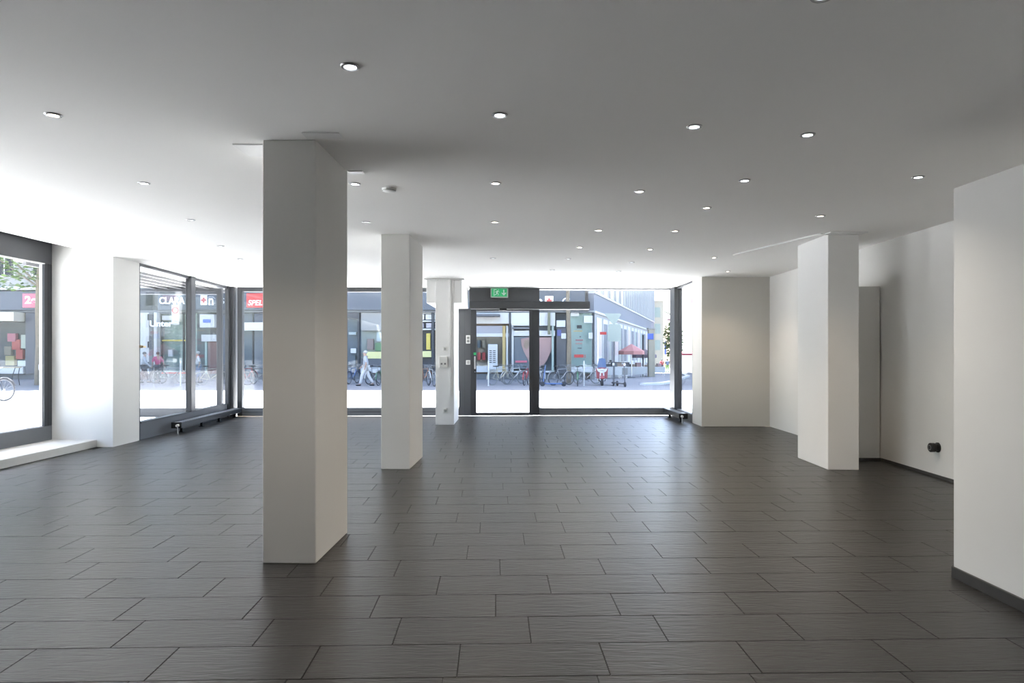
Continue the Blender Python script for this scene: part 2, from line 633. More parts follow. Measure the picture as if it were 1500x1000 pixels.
# window 4: narrow return at the far corner
w = empty('window_4', (3.23, 12.2, 0), 0, 'narrow corner glazing returning beside the beige wall', 'window', None, 'structure')
MB().bbox(-0.05, 0.10, 1.17, 1.56, 0, CEIL).build('corner_post', FRAME, w)
MB().bbox(-0.005, 0.08, 0.0, 0.03, 0, CEIL).build('stile', FRAME, w)
MB().bbox(-0.005, 0.08, 0.03, 1.17, 0, 0.15).build('bottom_rail', FRAME3, w)
MB().bbox(-0.005, 0.08, 0.03, 1.17, 2.50, CEIL).build('top_rail', FRAME, w)
MB().box(0.03, 0.042, 0.03, 1.17, 0.15, 2.50).build('pane', GLASS, w)

# window 5: corner window above the long low radiator
LR = math.atan(0.0563)
w = empty('window_5', (-5.335, 9.77, 0), LR, 'two-pane corner window above the long low radiator', 'window', None, 'structure')
MB().bbox(-0.10, 0.0, 0.0, 0.035, 0, CEIL).build('stile', FRAME, w)
MB().bbox(-0.10, 0.0, 0.035, 3.55, 0, 0.24).build('base_panel', FRAME2, w)
MB().bbox(-0.10, 0.012, 0.035, 3.55, 0.24, 0.262, .002).build('base_ledge', FRAME, w)
MB().bbox(-0.10, 0.0, 0.035, 3.55, 2.495, CEIL).build('top_rail', FRAME, w)
MB().bbox(-0.06, 0.035, 1.72, 1.90, 0.262, CEIL).build('mullion', FRAME, w)
MB().box(-0.05, -0.038, 0.035, 1.72, 0.262, 2.495).build('pane', GLASS, w)
MB().box(-0.05, -0.038, 1.90, 3.50, 0.262, 2.495).build('pane', GLASS, w)
cp = MB().bbox(-0.05, 0.02, 3.50, 3.86, 0, CEIL).build('corner_post', FRAME, w)
MB().bbox(0.02, 0.08, 3.60, 3.86, 0, CEIL).build('post_casing', FRAME2, cp)

# window 1: bench window in a niche whose ceiling rises towards the glass
tag(MB().add([(-5.32, 2.6, CEIL), (-5.32, 9.1, CEIL), (-6.30, 9.1, 2.745), (-6.30, 2.6, 2.745), (-5.32, 2.6, CEIL + .5), (-5.32, 9.1, CEIL + .5), (-6.30, 9.1, CEIL + .5), (-6.30, 2.6, CEIL + .5)],
             [(0, 1, 2, 3), (7, 6, 5, 4), (0, 4, 5, 1), (1, 5, 6, 2), (2, 6, 7, 3), (3, 7, 4, 0)]).build('ceiling', CEILM),
    'gently rising strip of ceiling above the bench window', 'ceiling', None, 'structure')
w = empty('window_1', (-6.13, 0, 0), 0, 'large dark-framed window above the low white window bench', 'window', None, 'structure')
MB().bbox(-0.12, 0.0, 2.6, 9.1, 2.43, 2.735).build('header_panel', FRAME2, w)
MB().bbox(-0.12, 0.0, 2.6, 9.1, 0.10, 0.29).build('bottom_rail', FRAME3, w)
MB().bbox(-0.035, 0.0, 8.95, 9.1, 0.29, 2.43).build('stile', FRAME, w)
MB().box(-0.03, 0.001, 9.02, 9.026, 0.29, 2.43).build('seam', BLACK, w)
MB().bbox(-0.12, 0.0, 2.6, 2.72, 0.29, 2.43).build('stile', FRAME, w)
MB().bbox(-0.02, 0.01, 2.72, 8.95, 2.418, 2.43, .002).build('bead', WHITEP, w)
MB().box(-0.03, -0.018, 2.72, 8.95, 0.29, 2.43).build('pane', GLASS, w)
b = empty('window_bench', (-6.13, 0, 0), 0, 'low white window bench under the large dark-framed window', 'bench', None, 'structure')
MB().bbox(-0.25, 0.60, 2.6, 9.1, 0.0, 0.10, .005).build('slab', PILLAR, b)

# outside canopy that keeps the sun off the room
CAN = mat('canopy_grey', (0.34, 0.34, 0.335), 0.8)
SOFB = mat('soffit_batten', (0.16, 0.16, 0.165), 0.7)
can = empty('roof_canopy', (0, FY, 0), TH, 'pale grey canopy soffit projecting outside over the shop windows', 'canopy', None, 'structure')
MB().bbox(-7.2, 4.6, 0.19, 1.13, 2.60, 2.95).build('front_soffit', CAN, can)
MB().bbox(-7.2, -5.70, -3.75, 0.19, 2.56, 2.95).build('side_soffit', CAN, can)
MB().bbox(-7.6, -6.05, -11.5, -3.75, 2.80, 3.15).build('side_soffit', CAN, can)
for k in range(5):
    MB().bbox(-7.1 + k * .26, -7.05 + k * .26, -3.7, 1.1, 2.51, 2.57, .002).build('soffit_batten', SOFB, can)

scr = empty('framed_panel', (0, FY, 0), TH, 'dark framed glass panel standing outside, seen through the corner window', 'wind screen')  # dark frame with a pane, set outside in line with the shop front
MB().bbox(-5.87, -5.77, 0.06, 0.16, -0.02, 2.53).build('post', FRAME, scr)
MB().bbox(-9.10, -9.00, 0.06, 0.16, -0.02, 2.53).build('post', FRAME, scr)
MB().bbox(-9.00, -5.87, 0.06, 0.16, 2.41, 2.53).build('top_rail', FRAME, scr)
MB().bbox(-9.00, -5.87, 0.06, 0.16, -0.02, 0.15).build('bottom_rail', FRAME, scr)
MB().box(-9.00, -5.87, 0.10, 0.112, 0.15, 2.41).build('pane', GLASS, scr)

# ================================================================ INTERIOR FITTINGS
# exit sign
GREEN = emit_mat('exit_green', (0.012, 0.19, 0.07), 0.42)
GREEN.node_tree.nodes['Principled BSDF'].inputs['Base Color'].default_value = (0.02, 0.24, 0.10, 1)
WHITEM = mat('print_white', (0.82, 0.83, 0.82), 0.5, var=0.01)
e = empty('exit_sign', (fu(731.5), FY - 0.075, 2.30), TH, 'green emergency exit sign with running figure and arrow above the door', 'sign')
MB().bbox(-0.175, 0.175, -0.03, 0.03, 0.04, 0.29, .004).build('housing', mat('sign_grey', (0.55, 0.55, 0.53), 0.45), e)
MB().box(-0.152, 0.152, -0.034, -0.03, 0.062, 0.222).build('panel', GREEN, e)
arrow = [(0.078, 0.20), (0.078, 0.125), (0.052, 0.145), (0.042, 0.132), (0.09, 0.082), (0.138, 0.132), (0.128, 0.145), (0.102, 0.125), (0.102, 0.20)]
MB().plate(arrow, -0.037, -0.034).build('arrow', WHITEM, e)
man = MB()
man.plate([(-0.11, .208), (-0.11, .078), (-0.098, .078), (-0.098, .196), (-0.055, .196), (-0.055, .208)], -0.037, -0.034)
man.plate([(-0.028, .196), (-0.018, .206), (-0.008, .196), (-0.018, .184)], -0.037, -0.034)
man.plate([(-0.052, .18), (-0.02, .182), (-0.035, .14), (-0.06, .138)], -0.037, -0.034)
man.plate([(-0.06, .142), (-0.035, .142), (-0.012, .12), (-0.022, .084), (-0.034, .086), (-0.032, .114)], -0.037, -0.034)
man.plate([(-0.062, .14), (-0.045, .135), (-0.058, .10), (-0.092, .09), (-0.094, .10), (-0.07, .112)], -0.037, -0.034)
man.plate([(-0.022, .178), (-0.016, .17), (0.004, .16), (0.0, .15), (-0.024, .162)], -0.037, -0.034)
man.plate([(-0.05, .178), (-0.056, .166), (-0.086, .162), (-0.084, .15), (-0.05, .154)], -0.037, -0.034)
man.build('running_figure', WHITEM, e)


def wall_plate(name, label, x, z, w_, h_, parent_loc, rz, insets, th=0.022, cm=None):
    e = empty(name, parent_loc, rz, label, 'switch')
    MB().bbox(x - w_ / 2, x + w_ / 2, -th, 0.0, z - h_ / 2, z + h_ / 2, .004).build('cover', cm or WHITEP, e)
    for (dx, dz, sw, sh, m) in insets:
        MB().bbox(x + dx - sw / 2, x + dx + sw / 2, -th - 0.006, -th, z + dz - sh / 2, z + dz + sh / 2, .001).build('rocker', m, e)
    return e


COVG = mat('cover_ivory', (0.86, 0.85, 0.82), 0.4, var=.02)
GREYL = mat('light_grey_inset', (0.45, 0.45, 0.44), 0.5)
GREYI = mat('grey_inset', (0.25, 0.25, 0.25), 0.5)
fr_loc = (0, FY, 0)
wall_plate('key_switch', 'white double key switch on the dark panel, upper of two plates beside the door', 0, 0, .085, .165, (fu(686) * math.cos(TH), FY - 0.05 + fu(686) * math.sin(TH), zf(497)), TH,
           [(0, .03, .05, .05, GREYI), (0, -.035, .05, .05, GREYI)])
wall_plate('light_switch', 'square white switch on the dark panel, lower of two plates beside the door', 0, 0, .085, .09, (fu(686) * math.cos(TH), FY - 0.05 + fu(686) * math.sin(TH), zf(530.5)), TH,
           [(0, 0, .05, .055, GREYL)])
wall_plate('light_switch', 'small white switch on the column, topmost of its fittings', 0, 0, .075, .08, (gx(652, 11.87), 11.87, gz(511, 11.87)), 0, [(0, 0, .04, .045, GREYL)], cm=COVG)
wall_plate('control_box', 'white control box on the column beside the cable duct', 0, 0, .14, .19, (gx(649.5, 11.87), 11.87, gz(530, 11.87)), 0, [(-.025, -.03, .03, .03, GREYI), (.035, -.03, .03, .03, GREYI)], 0.06, COVG)
wall_plate('wall_socket', 'white socket low on the column near the floor', 0, 0, .075, .08, (gx(652, 11.87), 11.87, gz(601, 11.87)), 0, [(0, 0, .04, .04, GREYL)], cm=COVG)
e = empty('window_catch', (-5.335, 9.77, gz(507.5, 9.77)), LR, 'small brass catch on the edge frame of the corner window', 'catch')
MB().bbox(0.0, 0.03, 0.0, 0.05, -0.02, 0.02, .003).build('plate', mat('dull_brass', (0.45, 0.36, 0.22), 0.4, 0.7), e)
MB().bbox(0.03, 0.055, 0.01, 0.09, -0.015, 0.012, .003).build('lever', MATS['dull_brass'], e)


# radiators: low convectors on feet
RADM = mat('radiator_black', (0.02, 0.021, 0.024), 0.32)


def radiator(loc, rz, L, label, wd=0.15, side=1):
    e = empty('radiator', loc, rz, label, 'radiator')
    body = MB().bbox(-wd / 2, wd / 2, 0, L, 0.085, 0.17, .006).build('casing', RADM, e)
    for k in range(int(L / 0.085) - 1):
        y = 0.05 + k * 0.085
        MB().box(-wd / 2 + .02, wd / 2 - .02, y, y + .05, 0.170, 0.1725).build('grille_slat', CHROME, body)
    n = max(2, round(L / 0.85) + 1)
    for k in range(n):
        y = 0.18 + (L - 0.36) * k / (n - 1)
        f = MB().bbox(-.02, .02, y - .02, y + .02, 0.0, 0.09, .003).bbox(-.04, .04, y - .03, y + .03, 0, .008, .002).build('foot', BLACK, e)
    MB().bbox(-wd / 2 - .004, wd / 2 + .004, -.02, 0.0, 0.08, 0.175, .004).build('end_cap', BLACK, e)
    v = MB().lathe([(0.0005, -.075), (.02, -.075), (.022, -.06), (.022, -.02)], (0.03 * side, 0, .125), 16, 'Y').build('valve', WHITEP, e)
    MB().tube((0.03 * side, -.04, .125), (0.03 * side, -.04, 0), .008).build('pipe', CHROME, e)
    return e


radiator((-5.215, 10.62, 0), LR, 2.75, 'long low black radiator under the two-pane corner window')
radiator((3.04, 12.12, 0), 0, 1.22, 'short low black radiator by the narrow corner glazing', side=-1)

# black wall fitting
e = empty('hose_fitting', (4.27 + .022 * .25, 6.85, 0.31), 0, 'round black knob fitting low on the side wall', 'wall fitting')
MB().lathe([(0.0005, -0.085), (0.038, -0.085), (0.046, -0.078), (0.046, -0.042), (0.040, -0.036), (0.040, -0.012), (0.050, -0.010), (0.050, 0.0)], (0, 0, 0), 24, 'X').build('body', BLACK, e, True)
MB().lathe([(0.020, -0.088), (0.026, -0.0885), (0.026, -0.085)], (0, 0, 0), 20, 'X').build('ring', GREYI, e)

# smoke detector
e = empty('smoke_detector', (gx(570, 5.31), 5.31, CEIL), 0, 'flat round white smoke detector on the ceiling beside the largest pillar', 'smoke detector')
MB().lathe([(0.055, 0), (0.055, -0.012), (0.048, -0.022), (0.03, -0.026), (0.0005, -0.027)], (0, 0, 0), 28).build('body', WHITEP, e, True)
MB().torus((0, 0, -0.018), 0.051, 0.002, 28, 5, 'Z').build('vent_slot', GREYI, e)

# downlights: px, py, warm?, label
COOL, WARM = (0.86, 0.93, 1.0), (1.0, 0.80, 0.60)
LENS_C = emit_mat('lamp_cool', COOL, 9.0)
LENS_F = emit_mat('lamp_dim', (0.95, 0.97, 1.0), 0.5)
LENS_W = emit_mat('lamp_warm', (1.0, 0.86, 0.70), 7.0)
RING = mat('lamp_ring', (0.36, 0.36, 0.36), 0.35, 0.3)
ringm = MB().lathe([(0.025, -0.001), (0.029, -0.007), (0.040, -0.006), (0.044, 0.0)], (0, 0, 0), 28).mesh('ring', True)
lensm = MB().disc((0, 0, -0.003), 0.026, 24, 'Z', True).mesh('lens')
spot_c = bpy.data.lights.new('downlight_beam', 'SPOT')
spot_w = bpy.data.lights.new('downlight_beam', 'SPOT')
for s_, c_ in ((spot_c, (1.0, 0.92, 0.82)), (spot_w, (1.0, 0.82, 0.62))):
    s_.energy = LAMP_WATT
    s_.color = c_
    s_.spot_size = R(120)
    s_.spot_blend = 0.8
    s_.shadow_soft_size = 0.03

DL = [
    (78, 168, 1, 'warm downlight nearest the bench window'),
    (513, 97, 0, 'bright downlight ahead of the largest pillar, nearest the camera'),
    (732, 168, 0, 'bright cool downlight nearest the camera in the row leading to the exit sign'),
    (1017, 185, 0, 'cool downlight between the exit sign row and the partition side, nearest the camera'),
    (1183, 197, 0, 'cool downlight nearest the camera on the partition side of the ceiling'),
    (1345, 259, 0, 'cool downlight over the gap between partition and free-standing pillar'),
    (1091, 264, 0, 'cool downlight in front of the thin ceiling strip, before the warm pair'),
    (937, 280, 1, 'warm downlight in mid ceiling, nearer the row leading to the exit sign'),
    (1035, 304, 1, 'warm downlight just behind the cool one before the thin ceiling strip'),
    (726, 268, 1, 'warm downlight second in the row leading to the exit sign'),
    (520, 269, 0, 'downlight close beside the rear edge of the largest pillar'),
    (211, 268, 0, 'downlight second from the bench window, before the wall pier'),
    (1202, 316, 1, 'warm downlight just ahead of the free-standing pillar'),
    (725, 325, 1, 'warm downlight third in the row leading to the exit sign'),
    (537, 325, 0, 'small unlit-looking downlight between the largest pillar and the one behind it'),
    (279, 322, 0, 'faint downlight above the corner window, nearer the wall pier'),
    (877, 337, 1, 'warm downlight in far ceiling between door row and thin strip, first of a cluster'),
    (989, 338, 1, 'warm downlight ahead of the thin ceiling strip start, facing the narrow corner glazing'),
    (849, 362, 1, 'small downlight in far ceiling above the wide shop window, second of a cluster'),
    (952, 365, 1, 'small downlight in far ceiling towards the end of the wide shop window'),
    (1046, 377, 1, 'small downlight in front of the beige wall, farther from the wall'),
    (722, 378, 0, 'small faint downlight fourth in the row leading to the exit sign'),
    (832, 379, 0, 'small faint downlight over the wide shop window, third of a cluster'),
    (925, 384, 0, 'small faint downlight close to the wide shop window, farther end'),
    (906, 397, 0, 'tiny faint downlight almost touching the wide shop window head'),
    (1066, 397, 1, 'tiny downlight right against the top of the beige wall'),
    (809, 395, 0, 'tiny faint downlight near the track housing end'),
    (323, 360, 0, 'faint downlight above the corner window, in line with its mullion'),
    (352, 379, 0, 'faintest downlight near the corner post of the corner window'),
    (1205, -6, 0, 'downlight cut by the top edge of the picture'),
]
LENS_ME = {}
for px, py, warm, lab in DL:
    Y = (CEIL - EYE) * 1000 / (515 - py)
    e = empty('downlight', (gx(px, Y), Y, CEIL), 0, lab, 'downlight', 'round ceiling downlights')
    mesh_obj('ring', ringm, RING, e)
    dim = 'unlit' in lab or 'faint' in lab or 'top edge' in lab
    kind_ = 'dim' if dim else 'warm' if warm else 'cool'
    if kind_ not in LENS_ME:
        LENS_ME[kind_] = lensm.copy()
        LENS_ME[kind_].materials.append({'dim': LENS_F, 'warm': LENS_W, 'cool': LENS_C}[kind_])
    o = bpy.data.objects.new('lens', LENS_ME[kind_])
    C.objects.link(o)
    o.parent = e
    if dim:
        continue
    s = bpy.data.objects.new('downlight_beam', spot_w if warm else spot_c)
    C.objects.link(s)
    s.parent = e
    s.location = (0, 0, -0.02)

# ================================================================ STREET
def ground_z(Y):
    pts = [(-20, -.02), (14, -.02), (26, -.35), (34, -.40), (41, -.40), (90, -1.5), (160, -2.6)]
    for (a, za), (b_, zb) in zip(pts, pts[1:]):
        if Y <= b_:
            return za + (zb - za) * (Y - a) / (b_ - a)
    return pts[-1][1]


def paving_mat():
    m = bpy.data.materials.new('stone_paving')
    m.use_nodes = True
    t = m.node_tree
    p = t.nodes['Principled BSDF']
    geo = t.nodes.new('ShaderNodeNewGeometry')
    br_ = t.nodes.new('ShaderNodeTexBrick')
    br_.inputs['Scale'].default_value = 1.0
    br_.inputs['Brick Width'].default_value = 0.6
    br_.inputs['Row Height'].default_value = 0.4
    br_.inputs['Mortar Size'].default_value = 0.012
    br_.inputs['Color1'].default_value = (0.54, 0.53, 0.51, 1)
    br_.inputs['Color2'].default_value = (0.48, 0.475, 0.46, 1)
    br_.inputs['Mortar'].default_value = (0.30, 0.30, 0.30, 1)
    t.links.new(geo.outputs['Position'], br_.inputs['Vector'])
    t.links.new(br_.outputs['Color'], p.inputs['Base Color'])
    p.inputs['Roughness'].default_value = 0.85
    return m


PAVE = paving_mat()
ASPH = mat('asphalt', (0.115, 0.12, 0.13), 0.9, var=0.15, scale=20)
mb = MB()
YS = [13.72, 20, 26, 34, 41, 60, 90, 120, 160]
for a, b_ in zip(YS, YS[1:]):
    mb.add([(-90, a, ground_z(a)), (90, a, ground_z(a)), (90, b_, ground_z(b_)), (-90, b_, ground_z(b_))], [(0, 1, 2, 3)])
mb.add([(-90, -20, -.02), (-6.27, -20, -.02), (-6.27, 9.7, -.02), (-5.64, 13.72, -.02), (-90, 13.72, -.02)], [(0, 1, 2, 3, 4)])
mb.add([(3.36, 11.9, -.02), (90, 11.9, -.02), (90, 13.72, -.02), (3.36, 13.72, -.02)], [(0, 1, 2, 3)])
tag(mb.build('street_pavement', PAVE), 'sunlit pale paved street outside the shop windows', 'street', None, 'structure')
# side-street roadway and kerb
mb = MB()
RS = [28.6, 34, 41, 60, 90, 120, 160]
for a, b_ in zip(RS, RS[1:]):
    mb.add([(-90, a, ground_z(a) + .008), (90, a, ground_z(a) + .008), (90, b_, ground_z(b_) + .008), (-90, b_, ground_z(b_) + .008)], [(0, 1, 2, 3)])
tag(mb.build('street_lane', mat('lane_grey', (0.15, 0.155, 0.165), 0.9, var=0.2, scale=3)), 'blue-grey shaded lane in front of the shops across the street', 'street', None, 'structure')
mb = MB()
road = [(7.2, 33.5), (9.6, 38), (13.6, 52), (22, 90), (30, 90), (34, 60), (40, 33.5)]
mb.add([(x, y, ground_z(y) + .016) for x, y in road], [tuple(range(len(road)))])
tag(mb.build('street_road', ASPH), 'grey asphalt of the side street beyond the wide shop window', 'road', None, 'structure')
kb = empty('street_kerb', (0, 0, 0), 0, 'pale stone kerb curving into the side street', 'kerb', None, 'structure')
KM = mat('kerb_stone', (0.5, 0.5, 0.49), 0.8)
kp = [(6.4, 33.6), (7.6, 34.6), (8.8, 37), (10.0, 40.5), (11.6, 46), (13.4, 52), (17.4, 70), (21.8, 90)]
for a, b_ in zip(kp, kp[1:]):
    d_ = (Vector(b_) - Vector(a)).normalized()
    n_ = Vector((-d_.y, d_.x)) * .15
    q = [Vector(a) - n_, Vector(b_) - n_, Vector(b_) + n_, Vector(a) + n_]
    zz = [ground_z(a[1]), ground_z(b_[1])] * 2
    zl = [ground_z(a[1]), ground_z(b_[1]), ground_z(b_[1]), ground_z(a[1])]
    MB().add([(v.x, v.y, z) for v, z in zip(q, zl)] + [(v.x, v.y, z + .12) for v, z in zip(q, zl)],
             [(3, 2, 1, 0), (4, 5, 6, 7), (0, 1, 5, 4), (1, 2, 6, 5), (2, 3, 7, 6), (3, 0, 4, 7)]).build('kerb_stone', KM, kb)

# ---------------------------------------------------------------- row of shops across the street
SY = 41.0
FASC = mat('fascia_slate', (0.060, 0.073, 0.092), 0.5)
SLATE = mat('pier_slate', (0.075, 0.080, 0.090), 0.6)
DARKF = mat('shop_frame_dark', (0.022, 0.026, 0.032), 0.5)
STONE = mat('pale_stone', (0.26, 0.255, 0.24), 0.8)
PLINTH = mat('plinth_stone', (0.13, 0.135, 0.14), 0.8)
OFFW = mat('shop_white', (0.46, 0.46, 0.45), 0.6)
SHOPGL = glass_mat('shop_pane', (0.9, 0.94, 0.95), gain=0.6)
UPGL = mat('upper_window_glass', (0.014, 0.018, 0.024), 0.5, spec=0.25)
MINT = mat('mint_pane', (0.27, 0.34, 0.31), 0.35)
BLUEG = mat('blue_grey_interior', (0.085, 0.105, 0.135), 0.5)
BROWN = mat('wood_display', (0.22, 0.165, 0.12), 0.7, var=0.45, scale=3)
YELL = mat('yellow_paint', (0.50, 0.40, 0.08), 0.5)
YPOST = mat('ochre_post', (0.36, 0.27, 0.11), 0.6)
REDS = mat('sign_red', (0.42, 0.04, 0.035), 0.5)
PINKS = mat('sign_pink', (0.46, 0.11, 0.15), 0.5)
SKINP = mat('poster_rose', (0.29, 0.185, 0.17), 0.6, var=0.3, scale=1.2)
POSTG = mat('poster_grey', (0.105, 0.12, 0.135), 0.6, var=0.15, scale=1.0)
DINT = mat('dark_interior', (0.075, 0.075, 0.08), 0.7, var=.3, scale=2)


def zs(py, Y=SY):
    return gz(py, Y)


def xs_(px, Y=SY):
    return gx(px, Y)


GB = ground_z(SY)
LETW0 = mat('letter_white', (0.85, 0.86, 0.86), 0.5, var=0.01)
bld = empty('shop_building', (0, SY, 0), 0, 'long building across the street with slate fascia above a row of shops', 'building')
X0, X1 = -46.0, 4.35
MB().box(X0, X1, 1.2, 3.2, GB, 24).build('wall', STONE, bld)
MB().box(X0, X1, 0.0, 1.2, 5.15, 24).build('upper_wall', STONE, bld)
fs_ = MB().bbox(X0, -22.2, -0.25, 1.2, 3.75, 4.9, .02).build('fascia', FASC, bld)
MB().bbox(-21.15, 4.35, -0.25, 1.2, 3.75, 4.95, .02).build('fascia', FASC, bld)
MB().bbox(X0, X1, -0.4, 1.2, 4.95, 5.15, .02).build('ledge', OFFW, bld)
MB().bbox(X0, X1, -0.12, 1.2, 3.62, 3.75, .01).build('ledge', PLINTH, bld)
MB().box(X0, X1, 0.13, 1.2, GB, -0.06).build('plinth', PLINTH, bld)
for k in range(22):
    x = X0 + 1.1 + k * 2.3
    wn = MB().bbox(x, x + 1.3, -0.06, 0.05, 5.75, 7.6, .02).build('window', OFFW, bld)
    MB().box(x + .1, x + .6, -0.08, -0.06, 5.85, 7.5).build('pane', UPGL, wn)
    MB().box(x + .7, x + 1.2, -0.08, -0.06, 5.85, 7.5).build('pane', UPGL, wn)


def shopfront(label, x0, x1, back=DINT):
    e = empty('shopfront', (0, SY, 0), 0, label, 'shopfront')
    MB().box(xs_(x0), xs_(x1), 0.42, 0.55, -0.05, 3.605).build('back_panel', back, e)
    return e


def pan(e, name, m, x0, x1, y0, y1, f=0.0, b_=0.12, chamfer=0.0):
    """front panel given by its sight-line edges on the shop plane, f in front of it"""
    q = MB()
    z0, z1 = zs(y1), zs(y0)
    if e.name.startswith('shopfront') and b_ > -.3:
        z0, z1 = max(z0, -.05), min(z1, 3.61)
    q.bbox(xs_(x0), xs_(x1), -f, b_, z0, z1, .01)
    return q.build(name, m, e)


def pane_of(e, x0, x1, y0, y1):
    MB().box(xs_(x0), xs_(x1), 0.05, 0.07, max(zs(y1), -.05), min(zs(y0), 3.605)).build('pane', SHOPGL, e)


# shop seen through the bench window
s = shopfront('shopfront with cream awning and colourful display behind the street tree', -140, 38, DINT)
for x0 in (-140, -80, -20):
    pan(s, 'awning', mat('awning_cream', (0.503, 0.462, 0.374), 0.8), x0, x0 + 56, 457, 471, .9)
    pan(s, 'sill', OFFW, x0, x0 + 56, 537, 549, .15)
    pane_of(s, x0, x0 + 56, 471, 537)
disp = [(8, 20, 488, 500, 'pink_box', PINKS), (14, 26, 497, 512, 'red_box', REDS), (2, 12, 507, 520, 'brown_box', BROWN), (5, 18, 521, 535, 'orange_box', YPOST),
        (20, 30, 512, 526, 'red_box', REDS), (22, 36, 528, 536, 'white_box', OFFW), (28, 37, 490, 510, 'cream_box', MATS['awning_cream']), (10, 15, 524, 534, 'yellow_box', YELL)]
for k, (a, b_, c, d_, nm, m) in enumerate(disp):
    MB().bbox(xs_(a), xs_(b_), .14 + .04 * (k % 3), .40, zs(d_), zs(c), .01).build('display_' + nm, m, s)
pan(s, 'pier', SLATE, 38, 52, 457, 552, .05, .4)
s = shopfront('dark shopfront with pale panel beside the street tree, cut by the window frame', 52, 140, SLATE)
pan(s, 'transom', OFFW, 58, 80, 458, 472, .05)
pan(s, 'panel', MINT, 60, 72, 520, 538, .05)
pan(s, 'panel', MATS['awning_cream'], 61, 67, 485, 515, .05)
pan(s, 'pier', SLATE, 80, 140, 457, 552, .05, .4)

# pale narrow building section seen at the near edge of the corner window
s = shopfront('plain pale shop bay with small square windows at the edge of the corner window', 140, 236, STONE)
pan(s, 'wall_panel', OFFW, 140, 222, 447, 552, .12)
for (a, c) in ((218, 460), (218, 500), (218, 530), (180, 470), (180, 505)):
    pan(s, 'small_window', UPGL, a, a + 5, c, c + 9, .16)
pan(s, 'pier', SLATE, 222, 228, 425, 552, .3, .4)
pan(s, 'white_post', OFFW, 229.5, 234, 447, 552, .35)

s = shopfront('mint-tinted glass shopfront with yellow strip and white lettering', 236, 284, MINT)
pane_of(s, 237, 283, 458, 545)
pan(s, 'header', DARKF, 236, 284, 455, 460, .05)
pan(s, 'yellow_strip', YELL, 237, 283, 497.5, 499.5, .03)
pan(s, 'red_band', REDS, 237, 283, 545, 549, .06)
pan(s, 'notice', OFFW, 247, 253, 512, 522, .06)
pan(s, 'notice_board', OFFW, 238, 252, 462, 469, .06)
pan(s, 'poster', OFFW, 257, 268, 447, 476, .5, -.42)
tq = MB().torus((xs_(263), -.52, zs(455)), .17, .05, 16, 5, 'Y').build('poster_ring', REDS, s)
for x0 in (236, 268, 282):
    pan(s, 'mullion', DARKF, x0, x0 + 1.6, 457, 549, .05)
text('lettering', 'Unter', .50, LETW0, s, (xs_(227), -.62, zs(478.5)), .02, bold=.012, xs=1.12)
s = shopfront('grey shopfront with white hanging box sign and a red-brown door', 284, 334, SLATE)
pan(s, 'box_sign', OFFW, 298, 319, 461, 480, .5)
pan(s, 'blue_label', mat('label_blue', (0.034, 0.088, 0.374), 0.5), 303, 314, 468, 473, .53)
pan(s, 'white_board', OFFW, 297, 319, 490, 500, .2)
pan(s, 'door', mat('door_redbrown', (0.177, 0.095, 0.082), 0.6), 305, 318, 500, 549, .06)
pan(s, 'green_post', MINT, 301, 304, 500, 549, .08)
pan(s, 'frame', DARKF, 319, 322, 457, 549, .06)
pan(s, 'blind', BLUEG, 322, 334, 462, 549, .04)

s = shopfront('blue-grey glazed shopfront with a white band below the red sign', 334, 420, BLUEG)
pane_of(s, 336, 418, 484, 545)
pan(s, 'white_band', OFFW, 334, 418, 472, 484, .1)
for x0 in (334, 370, 400):
    pan(s, 'mullion', DARKF, x0, x0 + 1.5, 457, 550, .08)
s = shopfront('slate shopfront hidden mostly behind the largest pillar', 420, 508, SLATE)
pane_of(s, 424, 505, 462, 545)
pan(s, 'mullion', DARKF, 460, 463, 457, 550, .08)

s = shopfront('dark double door shopfront between the two nearest pillars', 508, 527, BLUEG)
pane_of(s, 510, 524, 468, 545)
pan(s, 'head_frame', DARKF, 508, 527, 456, 467, .08)
pan(s, 'frame', DARKF, 524, 527, 456, 552, .1)
pan(s, 'white_shelf', OFFW, 510, 521, 486, 490, -.14, .40)
pan(s, 'notice', OFFW, 514, 522, 510, 517, .08)
pan(s, 'rack', BLUEG, 510, 520, 520, 546, -.14, .40)

s = shopfront('pale shopfront with roller blind and yellow window band behind the walking person', 527, 606, mat('pale_interior', (0.374, 0.367, 0.340), 0.7))
pan(s, 'roller_blind', STONE, 529, 604, 457, 484, .02)
pane_of(s, 529, 604, 484, 526)
pan(s, 'yellow_band', mat('pale_yellow', (0.544, 0.517, 0.245), 0.6), 533, 604, 515, 525, .02)
pan(s, 'display_box', SKINP, 537, 546, 496, 512, -.14, .40)
pan(s, 'display_box', OFFW, 551, 560, 486, 500, -.14, .40)
pan(s, 'display_box', mat('display_green', (0.136, 0.231, 0.109), 0.7), 549, 558, 502, 514, -.14, .40)
pan(s, 'low_panel', OFFW, 528, 604, 538, 546, .03)
pan(s, 'grey_panel', SLATE, 528, 604, 525, 538, .02)
s = shopfront('bright shopfront with white shelves and yellow hanging goods beside the column', 606, 690, DINT)
for c in (457, 469, 481):
    pan(s, 'shelf_board', OFFW, 608, 688, c, c + 2.2, -.05, .40)
for k, x0 in enumerate(range(610, 688, 13)):
    pan(s, 'white_box', OFFW, x0, x0 + 11, 460, 468, -.1, .40)
    pan(s, 'grey_box', mat('lilac_grey', (0.374, 0.354, 0.381), 0.7), x0 + 1, x0 + 10, 473, 480, -.1, .40)
    pan(s, 'hanging_item', (MATS['display_green'], YELL, BROWN)[k % 3], x0 + 1, x0 + 7, 485 + 3 * (k % 2), 512, -.14, .40)
pan(s, 'yellow_band', MATS['pale_yellow'], 608, 632, 514, 523, .02)
pan(s, 'post', DARKF, 632, 636, 457, 550, .06)

